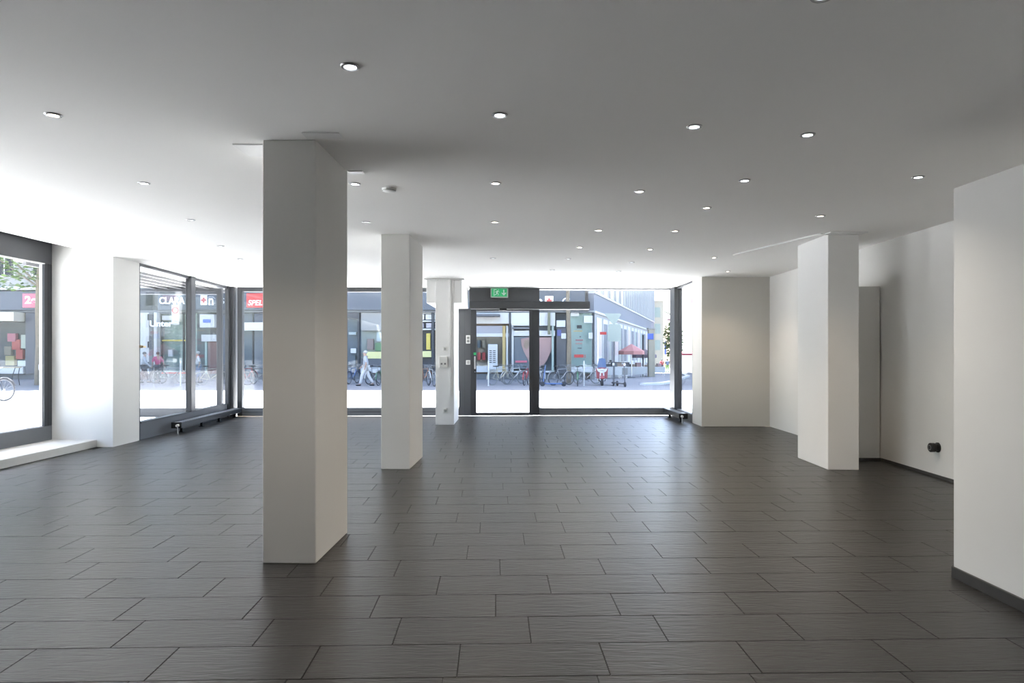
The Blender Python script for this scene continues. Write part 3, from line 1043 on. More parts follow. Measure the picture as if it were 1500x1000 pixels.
# shop straight behind the door
s = shopfront('shopfront with wood-toned display and white lintels straight behind the door', 690, 749, BROWN)
pan(s, 'lintel', OFFW, 690, 749, 452, 474, .15)
pan(s, 'beam', OFFW, 690, 746, 488, 493, .08)
pan(s, 'grey_blind', mat('lilac_blind', (0.286, 0.286, 0.320), 0.7), 690, 736, 477, 488, .0)
pan(s, 'ochre_post', YPOST, 736, 740.5, 477, 545, .1)
pan(s, 'white_post', OFFW, 741.5, 744.5, 477, 545, .1)
pan(s, 'dark_post', DARKF, 745.5, 748.5, 455, 549, .2)
pan(s, 'canopy_edge', SLATE, 690, 733, 461.5, 464.5, 1.2)
pan(s, 'sill', OFFW, 690, 745, 536, 545, .06)
pane_of(s, 690, 736, 493, 536)
random.seed(4)
for k in range(12):
    x0 = 692 + (k % 6) * 7.2
    y0 = 498 + (k // 6) * 18
    if 711 < x0 < 729:
        continue
    pan(s, 'display_item', random.choice((BROWN, YPOST, SLATE, REDS, DINT, SKINP)), x0, x0 + 4.5, y0, y0 + 11, -.14, .40)
pb = empty('price_board', (0, SY - .25, 0), 0, 'white price list board with rows of dark print behind the bicycles at the door', 'notice board')
pan(pb, 'board', OFFW, 715, 729, 504, 541, .0, .06)
pan(pb, 'header', OFFW, 715.5, 728.5, 504.5, 508.5, .03, .0)
for k in range(7):
    for c in range(2):
        pan(pb, 'print_line', BLACK, 717 + c * 5.2, 720.6 + c * 5.6, 513 + k * 2.8, 514.2 + k * 2.8, .012, 0)

s = shopfront('shopfront with a large rose and grey poster in two framed windows beside the door', 749, 813, POSTG)
pan(s, 'lintel', OFFW, 749, 813, 452, 477, .15)
pan(s, 'eave', PLINTH, 750, 778, 479, 482, .3)
pan(s, 'beam', OFFW, 749, 813, 484, 492, .08)
pan(s, 'white_post', OFFW, 749, 752.5, 477, 545, .1)
pan(s, 'poster', POSTG, 753, 775, 493, 540, -.02)
pl = MB().plate([(xs_(a), zs(c)) for a, c in ((763, 496), (775, 494), (786, 494), (808, 494), (808, 512), (801, 528), (795, 536), (786, 538), (775, 530), (768, 516), (764, 506))], -.02, .06).build('poster_shape', SKINP, s)
pl2 = MB().plate([(xs_(a), zs(c)) for a, c in ((768, 498), (774, 497), (776, 504), (772, 512), (767, 508))], -.03, -.02).build('poster_shade', BROWN, s)
pan(s, 'red_strip', PINKS, 755, 772, 528, 531, .04)
pan(s, 'frame', MINT, 808, 811, 457, 545, .12)
pan(s, 'trunk_post', mat('post_olive', (0.136, 0.136, 0.088), 0.7), 802, 805.5, 457, 490, .4, -.2)
pan(s, 'sill', OFFW, 753, 812, 543, 545.5, .1)
s = shopfront('dark shop door with a small pale sign behind the street tree trunk', 813, 836, DARKF)
pan(s, 'sign_plate', OFFW, 815, 828, 469, 479, .08)
pan(s, 'notice', OFFW, 822, 829, 488, 496, .08)
pan(s, 'blue_notice', mat('notice_blue', (0.068, 0.082, 0.224), 0.6), 816, 822, 483, 492, .08)
pan(s, 'door_leaf', DINT, 815, 829, 480, 548, .03)
s = shopfront('mint glass shopfront with red and dark notices at the street corner', 836, 868, MINT)
pan(s, 'header', PLINTH, 836, 870, 453, 457, .2)
pane_of(s, 836, 866, 458, 545)
for (a, b_, c, d_, m) in ((836, 848, 457, 463, OFFW), (855, 869, 462, 473, OFFW), (840, 853, 484, 485.5, YPOST), (845, 852, 476, 481, BLACK), (843, 854, 497, 499, mat('notice_wine', (0.238, 0.088, 0.102), 0.6)),
                        (843, 853, 502, 504, SKINP), (841, 855, 519, 523.5, REDS), (846, 852, 509, 510.5, SLATE), (862, 869, 487, 496, OFFW), (856.5, 857.5, 519, 524, REDS), (849, 851, 492, 494, SLATE)):
    pan(s, 'notice', m, a, b_, c, d_, .06, -.02)
pan(s, 'plinth_panel', OFFW, 836, 868, 537, 545, .05)
pan(s, 'corner_post', DARKF, 868, 870.5, 455, 550, .1)

# ---- fascia signs
LETW = mat('letter_white', (0.578, 0.585, 0.585), 0.5, var=0.01)


def cross_logo(e, x0, x1, y0, y1, Y0):
    lg = MB().bbox(xs_(x0), xs_(x1), Y0 - .06, Y0 - .003, zs(y1), zs(y0), .01).build('logo_panel', LETW, e)
    cx, cz = (xs_(x0) + xs_(x1)) / 2, (zs(y0) + zs(y1)) / 2
    a, t = .15, .055
    MB().plate([(cx - t, cz - a), (cx + t, cz - a), (cx + t, cz - t), (cx + a, cz - t), (cx + a, cz + t), (cx + t, cz + t), (cx + t, cz + a), (cx - t, cz + a), (cx - t, cz + t), (cx - a, cz + t), (cx - a, cz - t), (cx - t, cz - t)],
               Y0 - .09, Y0 - .06).build('cross', REDS, lg)


F0 = -.25
e = empty('fascia_sign', (0, SY, 0), 0, 'white letter sign reading CLARA with red cross logo, seen through the corner window', 'sign')
text('letters', 'CLARA', .56, LETW, e, (xs_(236.5), F0 - .023, zs(445.2)), .02, bold=.016, xs=.86)
cross_logo(e, 297, 306.5, 433, 447, F0)
text('letters', 'n', .84, LETW, e, (xs_(308), F0 - .023, zs(446.8)), .02, bold=.016, xs=.8)
text('letters', 'S', .50, LETW, e, (xs_(326), F0 - .023, zs(445.2)), .02)
e = empty('fascia_sign', (0, SY, 0), 0, 'red sign panel with white slanted letters SPEL beside the corner post', 'sign')
pan(e, 'panel', REDS, 364, 402, 430, 451, .33, -.255)
text('letters', 'SPEL', .44, LETW, e, (xs_(366), -.35, zs(447.5)), .015, shear=.25, bold=.003)
e = empty('fascia_sign', (0, SY, 0), 0, 'pink sign panel with white letters half hidden by the street tree', 'sign')
pan(e, 'panel', PINKS, 38.5, 72, 430.5, 451, .33, -.255)
text('letters', '2ek', .62, LETW, e, (xs_(42.5), -.35, zs(445)), .015, bold=.02, xs=1.15)
e = empty('fascia_sign', (0, SY, 0), 0, 'white letters and red cross logo above the track housing of the door', 'sign')
text('letters', 'n', .75, LETW, e, (xs_(784.5), F0 - .023, zs(447)), .02, bold=.015, xs=1.15)
cross_logo(e, 798, 810, 434, 447.5, F0)
text('letters', 'C', .75, LETW, e, (xs_(822), F0 - .023, zs(449)), .02)

# ---------------------------------------------------------------- side-street corner building
cb = empty('corner_building', (4.84, SY, 0), -math.atan(0.295), 'pale corner building with vertical fins running down the side street', 'building')
CBW = mat('corner_white', (0.30, 0.30, 0.30), 0.75)
CBG = mat('corner_band', (0.145, 0.155, 0.18), 0.7)
L_ = 43.5
MB().box(-6.0, 0.0, 3.9, L_, -2, 14).build('wall', CBW, cb)
MB().box(-0.30, 0.05, 0.2, L_, 3.75, 4.80).build('band', CBG, cb)
MB().box(-0.30, 0.12, 0.2, L_, 4.80, 4.93).build('band_ledge', OFFW, cb)
MB().box(-0.30, 0.12, 0.2, L_, 3.62, 3.75).build('band_ledge', OFFW, cb)
MB().box(-0.30, 0.0, 0.75, 3.9, -0.5, 14).build('wall', CBW, cb)
for k in range(30):
    y = 1.0 + k * 1.42
    if y > 13:
        MB().box(0.0, 0.22, y, y + .28, 4.93, 11.5).build('fin', OFFW, cb)
        MB().box(0.0, 0.03, y + .4, y + 1.3, 4.95, 11.4).build('pane', UPGL, cb)
    elif k % 2 == 0:
        MB().box(0.0, 0.12, y, y + 1.3, 4.95, 9.0).build('window', mat('curtain_warm', (0.449, 0.422, 0.394), 0.8), cb)
for k in range(16):
    y = 1.2 + k * 2.65
    wn = MB().box(0.0, 0.05, y, y + 2.0, 0.1, 3.4).build('shop_window', OFFW, cb)
    if k % 3:
        MB().box(0.05, 0.07, y + .25, y + .9, 0.5, 3.1).build('pane', BLUEG if k % 2 else MINT, wn)
        MB().box(0.05, 0.07, y + 1.1, y + 1.75, 0.5, 3.1).build('pane', BLUEG, wn)
    else:
        MB().box(0.05, 0.07, y + .2, y + 1.8, 1.0, 3.1).build('pane', mat('rose_pane', (0.422, 0.354, 0.340), 0.5), wn)

# cream pillar with blue sign, far buildings
cp_ = empty('advert_pillar', (gx(954, 52), 52, ground_z(52)), 0, 'cream masonry pillar with a blue sign at the side street', 'pillar')
MB().bbox(-.24, .24, -.24, .24, 0, 3.6, .02).build('shaft', mat('cream_plaster', (0.31, 0.28, 0.215), 0.8), cp_)
MB().bbox(-.30, .30, -.30, .30, 3.6, 3.75, .02).build('cap', STONE, cp_)
MB().bbox(-.34, .10, -.32, -.26, 2.85, 3.3, .01).build('blue_sign', MATS['label_blue'], cp_)
MB().tube((-.62, 0, 0), (-.62, 0, 3.2), .06).build('post', DARKF, cp_)
fb = empty('far_building', (gx(964, 96), 96, 0), 0, 'tall narrow cream house front closing the side street', 'building')
MB().box(-.9, .75, 0, 8, -2, 8.4).build('wall', MATS['cream_plaster'], fb)
MB().add([(-1.1, -.2, 8.4), (.95, -.2, 8.4), (.95, 8.2, 8.4), (-1.1, 8.2, 8.4), (-.4, 4, 10.0), (.2, 4, 10.0)], [(0, 1, 5, 4), (1, 2, 5), (2, 3, 4, 5), (3, 0, 4), (3, 2, 1, 0)]).build('roof', mat('roof_verdigris', (0.150, 0.197, 0.197), 0.7), fb)
for k in range(3):
    MB().box(-.5, .3, -.06, 0, 1.5 + 2.3 * k, 2.9 + 2.3 * k).build('window', mat('shutter_green', (0.190, 0.231, 0.204), 0.7), fb)
MB().box(.80, 1.0, -.6, -.4, 0.9, 2.7).build('blue_banner', MATS['label_blue'], fb)
MB().path([(.75, -.4, 6.9), (1.5, -.4, 6.6), (1.9, -.4, 5.9)], .07).build('sign_bracket', DARKF, fb)
MB().box(1.2, 1.9, -.45, -.35, 5.6, 5.9).build('hanging_sign', SKINP, fb)
rb = empty('white_building', (26.2, 98, 0), 0, 'white house with many windows seen through the narrow corner glazing', 'building')
MB().box(0, 22, 0, 10, -2, 11.5).build('wall', OFFW, rb)
for k in range(6):
    for j in range(3):
        x = .5 + k * 1.9
        wn = MB().box(x, x + 1.1, -.05, 0, 1.6 + 3.0 * j, 3.4 + 3.0 * j).build('window', UPGL, rb)
MB().box(-.5, 1.2, -.4, -.1, 8.2, 9.0).build('red_sign', PINKS, rb)
MB().box(-.4, 1.6, -.3, -.05, 9.1, 11.0).build('dark_bay', MATS['roof_verdigris'], rb)

# ---------------------------------------------------------------- trees
BARK = mat('bark_grey', (0.15, 0.125, 0.09), 0.9, var=0.3, scale=9, bump=.4)
LEAF = mat('leaf_green', (0.10, 0.165, 0.04), 0.6, var=0.35, scale=3)


def tree(loc, label, trunk, h, crown, n, leaf=.24, seed=1, r0=.14):
    rg = random.Random(seed)
    e = empty('street_tree', loc, 0, label, 'tree')
    mb = MB()
    pts = [(0, 0, -.1), (.03, .0, h * .35), (-.05, .05, h * .7), (.02, 0, h), (.1, .1, crown[2])]
    rad = [r0 * 1.15, r0, r0 * .85, r0 * .7, r0 * .3]
    for k in range(len(pts) - 1):
        mb.tube(pts[k], pts[k + 1], rad[k], rad[k + 1], 9)
    mb.build('trunk', BARK, e, True)
    mb = MB()
    for k in range(9):
        a = rg.uniform(0, 6.28)
        st = Vector((0, 0, h * rg.uniform(.75, 1.0)))
        en = Vector((math.cos(a) * crown[0] * .75, math.sin(a) * crown[1] * .75, crown[2] + rg.uniform(-.14, .40) * crown[3]))
        mid = (st + en) / 2 + Vector((0, 0, .2))
        mb.tube(st, mid, r0 * .38, r0 * .25, 6)
        mb.tube(mid, en, r0 * .25, r0 * .08, 6)
    mb.build('branches', BARK, e)
    mb = MB()
    for k in range(n):
        while True:
            p = Vector((rg.uniform(-1, 1), rg.uniform(-1, 1), rg.uniform(-1, 1)))
            if .25 < p.length < 1:
                break
        c = Vector((p.x * crown[0], p.y * crown[1], crown[2] + p.z * crown[3]))
        q = Matrix.Rotation(rg.uniform(0, 6.28), 3, 'Z') @ Matrix.Rotation(rg.uniform(-.9, .9), 3, 'X')
        s_ = leaf * rg.uniform(.6, 1.2)
        mb.add([c + q @ Vector(v) * s_ for v in ((-.5, 0, 0), (0, -.32, .06), (.5, 0, 0), (0, .32, .06))], [(0, 1, 2, 3)])
    tag(mb.build('foliage', LEAF, e), kind='stuff')
    return e


tree((gx(56, 34), 34, -.4), 'slender street tree with green crown seen through the bench window', None, 5.4, (4.2, 3.2, 7.1, 2.6), 2600, .30, 3, .15)
tree((gx(833, 36.0), 36.0, -.4), 'street tree with pale trunk among the bicycles beyond the wide shop window', None, 6.2, (3.0, 3.0, 8.6, 2.3), 1500, .3, 5, .12)
tree((gx(986, 78), 78, ground_z(78)), 'distant leafy tree at the far end of the side street', None, 2.4, (1.15, 1.4, 3.9, 2.2), 900, .42, 8, .14)

# ---------------------------------------------------------------- bicycles
TYRE = mat('tyre_black', (0.035, 0.035, 0.04), 0.7)
BCOL = {
    'white': mat('bike_white', (0.396, 0.396, 0.385), 0.35), 'black': mat('bike_black', (0.017, 0.017, 0.019), 0.35), 'red': mat('bike_red', (0.248, 0.033, 0.033), 0.35),
    'blue': mat('bike_blue', (0.055, 0.110, 0.231), 0.35), 'silver': mat('bike_silver', (0.275, 0.281, 0.292), 0.35, .5), 'orange': mat('bike_orange', (0.330, 0.132, 0.044), 0.4),
    'cream': mat('bike_cream', (0.374, 0.341, 0.253), 0.4), 'green': mat('bike_green', (0.055, 0.132, 0.077), 0.4)}
LIGHTT = mat('tyre_grey', (0.22, 0.22, 0.21), 0.6)
RW = 0.34


def bike_meshes():
    mm = {}
    mm['tyre'] = MB().torus((0, 0, 0), RW - .02, .021, 28, 6, 'Y').mesh('tyre', True)
    sp = MB().torus((0, 0, 0), RW - .048, .010, 28, 5, 'Y')
    for k in range(14):
        a = 2 * math.pi * k / 14
        sp.tube((0, .02 * (-1) ** k, 0), (math.cos(a) * (RW - .05), 0, math.sin(a) * (RW - .05)), .0028, n=4, cap=False)
    sp.tube((0, -.045, 0), (0, .045, 0), .022, n=8)
    mm['spokes'] = sp.mesh('spokes')
    f = MB()
    bb_, st, hd, hb, rw = (-.08, 0, .28), (-.24, 0, .80), (.36, 0, .82), (.40, 0, .64), (-.52, 0, RW)
    f.tube(bb_, st, .017).tube(st, hd, .016).tube(bb_, hb, .018).tube(hd, hb, .02)
    for s_ in (-1, 1):
        f.tube(bb_, (-.52, .055 * s_, RW), .010).tube((-.22, 0, .74), (-.52, .055 * s_, RW), .009)
    mm['frame'] = f.mesh('frame', True)
    f = MB()
    for s_ in (-1, 1):
        f.tube((.40, .045 * s_, .62), (.53, .05 * s_, RW), .011)
    f.tube((.40, -.06, .62), (.40, .06, .62), .014).tube((.40, 0, .62), (.34, 0, .90), .014)
    mm['fork'] = f.mesh('fork', True)
    f = MB().path([(.34, 0, .92), (.36, .12, .98), (.30, .25, 1.0), (.16, .29, .98)], .012)
    f.path([(.34, 0, .92), (.36, -.12, .98), (.30, -.25, 1.0), (.16, -.29, .98)], .012)
    f.tube((.34, 0, .86), (.345, 0, .93), .014)
    mm['handlebar'] = f.mesh('handlebar', True)
    mm['saddle'] = MB().tube((-.24, 0, .80), (-.262, 0, .93), .012).prism([(-.42, -.09), (-.36, -.10), (-.24, -.04), (-.13, -.02), (-.12, 0), (-.13, .02), (-.24, .04), (-.36, .10), (-.42, .09)], .925, .975).mesh('saddle')
    f = MB().lathe([(.0005, -.05), (.085, -.05), (.085, -.044), (.0005, -.044)], (-.08, 0, .28), 20, 'Y')
    f.tube((-.08, -.06, .28), (.04, -.07, .16), .010).tube((-.08, .06, .28), (-.20, .07, .40), .010)
    f.box(-.0, .09, -.13, -.06, .145, .165).box(-.25, -.16, .06, .13, .39, .41)
    mm['crankset'] = f.mesh('crankset')
    f = MB()
    for (cx, a0, a1) in ((.53, 20, 170), (-.52, 10, 190)):
        p = [(cx + math.cos(R(a)) * (RW + .025), 0, RW + math.sin(R(a)) * (RW + .025)) for a in range(a0, a1 + 1, 25)]
        for u, v in zip(p, p[1:]):
            f.add([(u[0], -.03, u[2]), (u[0], .03, u[2]), (v[0], .03, v[2]), (v[0], -.03, v[2]), (u[0], -.03, u[2] + .006), (u[0], .03, u[2] + .006), (v[0], .03, v[2] + .006), (v[0], -.03, v[2] + .006)],
                  [(3, 2, 1, 0), (4, 5, 6, 7), (0, 1, 5, 4), (1, 2, 6, 5), (2, 3, 7, 6), (3, 0, 4, 7)])
    mm['mudguards'] = f.mesh('mudguards')
    f = MB().box(-.75, -.38, -.06, .06, .74, .755).tube((-.70, .05, .74), (-.52, .06, RW), .006).tube((-.70, -.05, .74), (-.52, -.06, RW), .006)
    mm['rack'] = f.mesh('rack')
    f = MB()
    x0, x1, z0, z1 = .44, .74, .80, 1.02
    for z in (z0, (z0 + z1) / 2, z1):
        for (a, b_) in (((x0, -.17), (x1, -.17)), ((x1, -.17), (x1, .17)), ((x1, .17), (x0, .17)), ((x0, .17), (x0, -.17))):
            f.tube((*a, z), (*b_, z), .007, n=5)
    for k in range(7):
        y = -.17 + .34 * k / 6
        f.tube((x1, y, z0), (x1, y, z1), .005, n=4).tube((x0, y, z0), (x0, y, z1), .005, n=4).tube((x0, y, z0), (x1, y, z0), .005, n=4)
    for k in range(5):
        x = x0 + .3 * k / 4
        f.tube((x, -.17, z0), (x, -.17, z1), .005, n=4).tube((x, .17, z0), (x, .17, z1), .005, n=4)
    f.tube((.36, 0, .80), (x0, 0, z0), .01)
    mm['basket'] = f.mesh('basket')
    return mm


BM = bike_meshes()


def with_mat(name, me, m, parent, loc=(0, 0, 0), rot=(0, 0, 0)):
    """object sharing mesh data, its material set on the object"""
    if not me.materials:
        me.materials.append(m)
    o = bpy.data.objects.new(name, me)
    C.objects.link(o)
    o.parent = parent
    o.location, o.rotation_euler = loc, rot
    o.material_slots[0].link = 'OBJECT'
    o.material_slots[0].material = m
    return o


SPOKE = mat('spoke_grey', (0.16, 0.165, 0.17), 0.4, 0.4)


def bicycle(px, Y, rz, col, label, tyre=TYRE, basket=False, rim=SPOKE, lean=0):
    e = empty('bicycle', (gx(px, Y), Y, ground_z(Y)), R(rz), label, 'bicycle', 'parked bicycles')
    e.rotation_euler = (R(lean), 0, R(rz))
    for x in (.53, -.52):
        w_ = with_mat('wheel', BM['tyre'], tyre, e, (x, 0, RW))
        with_mat('spokes', BM['spokes'], rim, w_)
    c = BCOL[col]
    for nm, m in (('frame', c), ('fork', c), ('handlebar', SPOKE), ('saddle', BLACK), ('crankset', SPOKE), ('mudguards', c), ('rack', SPOKE)):
        with_mat(nm, BM[nm], m, e)
    if basket:
        with_mat('basket', BM['basket'], SPOKE, e)
    return e


bicycle(-21, 20, 0, 'black', 'dark bicycle on the sunlit street outside the bench window', TYRE)
bicycle(214, 35.5, 65, 'black', 'black bicycle at the near edge of the corner window', TYRE)
bicycle(251, 35.8, 15, 'silver', 'silver bicycle in front of the mint-tinted shopfront', TYRE)
bicycle(289, 35.4, 100, 'blue', 'blue bicycle beside the corner window mullion', TYRE)
bicycle(310, 34.2, 35, 'cream', 'cream bicycle with grey tyres in front of the red-brown door', LIGHTT, True)
bicycle(331, 36, 80, 'black', 'black bicycle glimpsed at the corner post', TYRE)
bicycle(362, 34.8, 75, 'red', 'red bicycle under the red sign panel', TYRE, True)
bicycle(378, 34.4, 35, 'black', 'black bicycle partly hidden by the largest pillar, under the red sign', TYRE)
bicycle(517, 35.5, 80, 'blue', 'blue bicycle at the dark double door shopfront', TYRE, True)
bicycle(548, 35.2, 70, 'silver', 'silver bicycle behind the walking person', TYRE)
bicycle(560, 33.9, 80, 'green', 'green bicycle at the edge of the second pillar', TYRE)
bicycle(622, 34.4, 72, 'orange', 'orange bicycle between second pillar and column', TYRE)
bicycle(632, 33.0, 112, 'white', 'white bicycle between second pillar and column, with basket', TYRE, True)
bicycle(692, 35.2, 80, 'green', 'green bicycle half hidden by the door stile', TYRE)
bicycle(733, 34.2, 42, 'cream', 'cream bicycle behind the door glass, nearer the handle side', LIGHTT, True)
bicycle(753, 35.2, 40, 'white', 'white bicycle with grey tyres behind the door glass', LIGHTT)
bicycle(771, 34.0, 78, 'red', 'dark red bicycle behind the door glass at its closing stile', TYRE)
bicycle(793, 34.8, 100, 'silver', 'silver bicycle beside the door jamb seen through the wide window', TYRE)
bicycle(822, 34.0, 38, 'silver', 'silver bicycle leaning by the street tree trunk', TYRE, True)
bicycle(846, 33.2, 85, 'green', 'dark green bicycle facing the wide shop window, next to the tree trunk', TYRE)
bicycle(860, 35.2, 25, 'white', 'white bicycle with basket, side-on before the mint notices', LIGHTT, True)

# blue cargo scooter lying low
e = empty('kick_scooter', (gx(813, 32.8), 32.8, ground_z(32.8)), R(178), 'blue kick scooter standing low before the bicycles', 'kick scooter', 'kick scooters')
SCB = mat('scooter_blue', (0.06, 0.12, 0.27), 0.4)
MB().bbox(-.35, .42, -.09, .09, .10, .16, .01).build('deck', SCB, e)
MB().tube((.42, 0, .13), (.58, 0, .18), .03).tube((.58, 0, .12), (.46, 0, 1.02), .024).build('stem', SCB, e)
MB().tube((.46, -.24, 1.02), (.46, .24, 1.02), .016).build('handlebar', BLACK, e)
for x in (.60, -.42):
    MB().lathe([(.0005, -.03), (.10, -.03), (.12, -.015), (.12, .015), (.10, .03), (.0005, .03)], (x, 0, .12), 20, 'Y').build('wheel', TYRE, e)


def escooter(px, Y, rz, lab):
    e = empty('kick_scooter', (gx(px, Y), Y, ground_z(Y)), R(rz), lab, 'kick scooter', 'kick scooters')
    MB().bbox(-.50, .35, -.10, .10, .12, .19, .01).build('deck', SLATE, e)
    MB().tube((.34, 0, .16), (.52, 0, .22), .035).tube((.53, 0, .14), (.40, 0, 1.15), .03).build('stem', SLATE, e)
    MB().tube((.40, -.26, 1.15), (.40, .26, 1.15), .018).build('handlebar', BLACK, e)
    MB().bbox(.42, .50, -.05, .05, 1.0, 1.12, .01).build('headlight', OFFW, e)
    for x in (.54, -.58):
        MB().lathe([(.0005, -.03), (.11, -.03), (.13, -.015), (.13, .015), (.11, .03), (.0005, .03)], (x, 0, .13), 20, 'Y').build('wheel', TYRE, e)
    return e


escooter(899, 33.6, -100, 'grey kick scooter next to the red motor scooter')
escooter(910, 32.6, -80, 'grey kick scooter under the blank sign post')

# red motor scooter facing the window
MS = empty('motor_scooter', (gx(881.5, 34), 34, ground_z(34)), R(-96), 'red motor scooter with tinted windscreen at the street corner', 'motor scooter')
RED = mat('scooter_red', (0.22, 0.025, 0.03), 0.3)
MB().torus((.62, 0, .25), .19, .065, 24, 8, 'Y').build('wheel', TYRE, MS, True)
MB().torus((-.58, 0, .25), .19, .065, 24, 8, 'Y').build('wheel', TYRE, MS, True)
MB().lathe([(.0005, -.05), (.12, -.05), (.12, .05), (.0005, .05)], (.62, 0, .25), 16, 'Y').build('hub', CHROME, MS)
MB().plate([(.40, .42), (.52, .50), (.78, .50), (.90, .38), (.88, .34), (.74, .46), (.54, .45)], -.10, .10).build('mudguard', RED, MS)
MB().tube((.60, -.09, .26), (.42, -.07, .80), .03).tube((.60, .09, .26), (.42, .07, .80), .03).build('fork', CHROME, MS)
sh = MB().add([(.46, -.26, .35), (.46, .26, .35), (.56, 0, .38), (.36, -.30, .86), (.36, .30, .86), (.50, 0, .90), (.38, -.24, .35), (.38, .24, .35), (.28, -.28, .86), (.28, .28, .86)],
              [(0, 2, 5, 3), (2, 1, 4, 5), (6, 8, 9, 7), (0, 3, 8, 6), (1, 7, 9, 4), (3, 5, 4, 9, 8), (0, 6, 7, 1, 2)]).build('front_shield', RED, MS)
MB().add([(.51, -.20, .70), (.54, 0, .62), (.51, .20, .70), (.46, .27, .86), (.53, 0, .80), (.46, -.27, .86)], [(0, 1, 4, 5), (1, 2, 3, 4)]).build('light_strip', OFFW, sh)
MB().bbox(.50, .57, -.10, .10, .74, .84, .02).build('headlight', OFFW, MS)
MB().add([(.42, -.22, .88), (.42, .22, .88), (.24, -.16, 1.32), (.24, .16, 1.32), (.48, 0, .90), (.30, 0, 1.36), (.40, -.22, .88), (.40, .22, .88), (.22, -.16, 1.32), (.22, .16, 1.32)],
         [(0, 4, 5, 2), (4, 1, 3, 5), (6, 8, 9, 7), (0, 2, 8, 6), (1, 7, 9, 3), (2, 5, 3, 9, 8), (0, 6, 7, 1, 4)]).build('windscreen', mat('windscreen_tint', (0.06, 0.09, 0.16), 0.08), MS)
MB().path([(.26, -.38, 1.02), (.34, -.12, .96), (.34, .12, .96), (.26, .38, 1.02)], .018).build('handlebar', BLACK, MS)
for s_ in (-1, 1):
    MB().tube((.30, .30 * s_, 1.0), (.30, .40 * s_, 1.18), .008).ball((.28, .42 * s_, 1.22), .02, .065, .045).build('mirror', BLACK, MS)
MB().bbox(-.20, .40, -.17, .17, .22, .32, .02).build('footboard', BLACK, MS)
MB().prism([(-.85, -.12), (-.75, -.19), (-.25, -.19), (-.15, -.15), (-.15, .15), (-.25, .19), (-.75, .19), (-.85, .12)], .32, .70).build('body', RED, MS)
MB().prism([(-.82, -.12), (-.70, -.17), (-.2, -.15), (-.12, -.1), (-.12, .1), (-.2, .15), (-.70, .17), (-.82, .12)], .70, .80).build('seat', BLACK, MS)

# ---------------------------------------------------------------- blank sign post and small street furniture
SGN = mat('sign_back', (0.20, 0.235, 0.215), 0.6)
Y_ = 36.0
e = empty('traffic_sign', (gx(899.5, Y_), Y_, ground_z(Y_)), R(3), 'grey-green traffic sign boards seen from behind on a post', 'sign')
g0 = ground_z(Y_)
MB().tube((0, 0, 0), (0, 0, gz(462, Y_) - g0), .045, n=10).build('pole', SLATE, e)
w2, zt, zb_, c_ = .37, gz(474.5, Y_) - g0, gz(500, Y_) - g0, .08
MB().plate([(-w2 + c_, zb_), (w2 - c_ - .02, zb_), (w2 - .01, zb_ + c_), (w2 - .03, zt - c_), (w2 - c_ - .03, zt), (-w2 + c_ + .05, zt), (-w2 + .05, zt - c_), (-w2, zb_ + c_)], -.08, -.05).build('board', SGN, e)
z0_, z1_ = gz(459, Y_) - g0, gz(474, Y_) - g0
MB().plate([(-.48, z0_), (.32, z0_), (.36, z0_ - .06), (.06, z1_), (-.10, z1_), (-.50, z0_ - .06)], -.08, -.05).build('triangle_board', SGN, e)
MB().box(-.08, .08, -.05, .05, (zt + zb_) / 2 - .03, (zt + zb_) / 2 + .03).build('clamp', CHROME, e)
e = empty('street_name_sign', (gx(876, 37), 37, ground_z(37)), 0, 'small red sign on a thin post beside the blank traffic sign', 'sign')
MB().tube((0, 0, 0), (0, 0, 3.4), .025).build('pole', CHROME, e)
MB().bbox(.10, .45, -.05, -.02, gz(490, 37) - ground_z(37), gz(486, 37) - ground_z(37), .004).build('plate', REDS, e)
MB().tube((0, 0, gz(488, 37) - ground_z(37)), (.12, -.03, gz(488, 37) - ground_z(37)), .012).build('arm', CHROME, e)

for px, Y, lab in ((715.5, 33.0, 'thin pale bollard post behind the door glass near the handle'), (264.5, 33.0, 'thin pale post in front of the mint-tinted shopfront'), (855.5, 33.2, 'thin pale post in front of the white bicycle')):
    e = empty('bollard', (gx(px, Y), Y, ground_z(Y)), 0, lab, 'bollard', 'thin street posts')
    MB().lathe([(.0005, 0), (.05, 0), (.05, .02), (.032, .03), (.032, 1.18), (.024, 1.22), (.0005, 1.23)], (0, 0, 0), 14).build('post', OFFW, e, True)
    MB().torus((0, 0, 1.0), .034, .006, 14, 5, 'Z').build('ring', CHROME, e)

# bench and box outside the bench window
Y_ = 33.5
e = empty('bar_table', (gx(8, Y_), Y_, ground_z(Y_)), 0, 'wooden bar table with thin metal legs on the street outside the bench window', 'table')
WOODB = mat('bench_wood', (0.42, 0.34, 0.22), 0.7, var=.2, scale=10)
for k in range(3):
    MB().bbox(-.75, .62, -.28 + k * .19, -.11 + k * .19, .87, .92, .006).build('slat', WOODB, e)
for x in (-.65, .52):
    MB().path([(x, -.25, 0), (x - .04, -.2, .45), (x + .06, -.15, .87)], .018).build('leg', BLACK, e)
    MB().path([(x, .25, 0), (x - .04, .2, .45), (x + .06, .15, .87)], .018).build('leg', BLACK, e)
e = empty('post_box', (gx(64, 33), 33, ground_z(33)), 0, 'white box on a dark stand beside the slender street tree', 'post box')
MB().bbox(-.18, .22, -.12, .12, .78, 1.06, .015).build('box', OFFW, e)
MB().box(-.12, .16, -.128, -.12, .97, .99).build('slot', BLACK, e)
MB().bbox(-.05, .03, -.05, .05, 0, .78, .006).build('stand', BLACK, e)

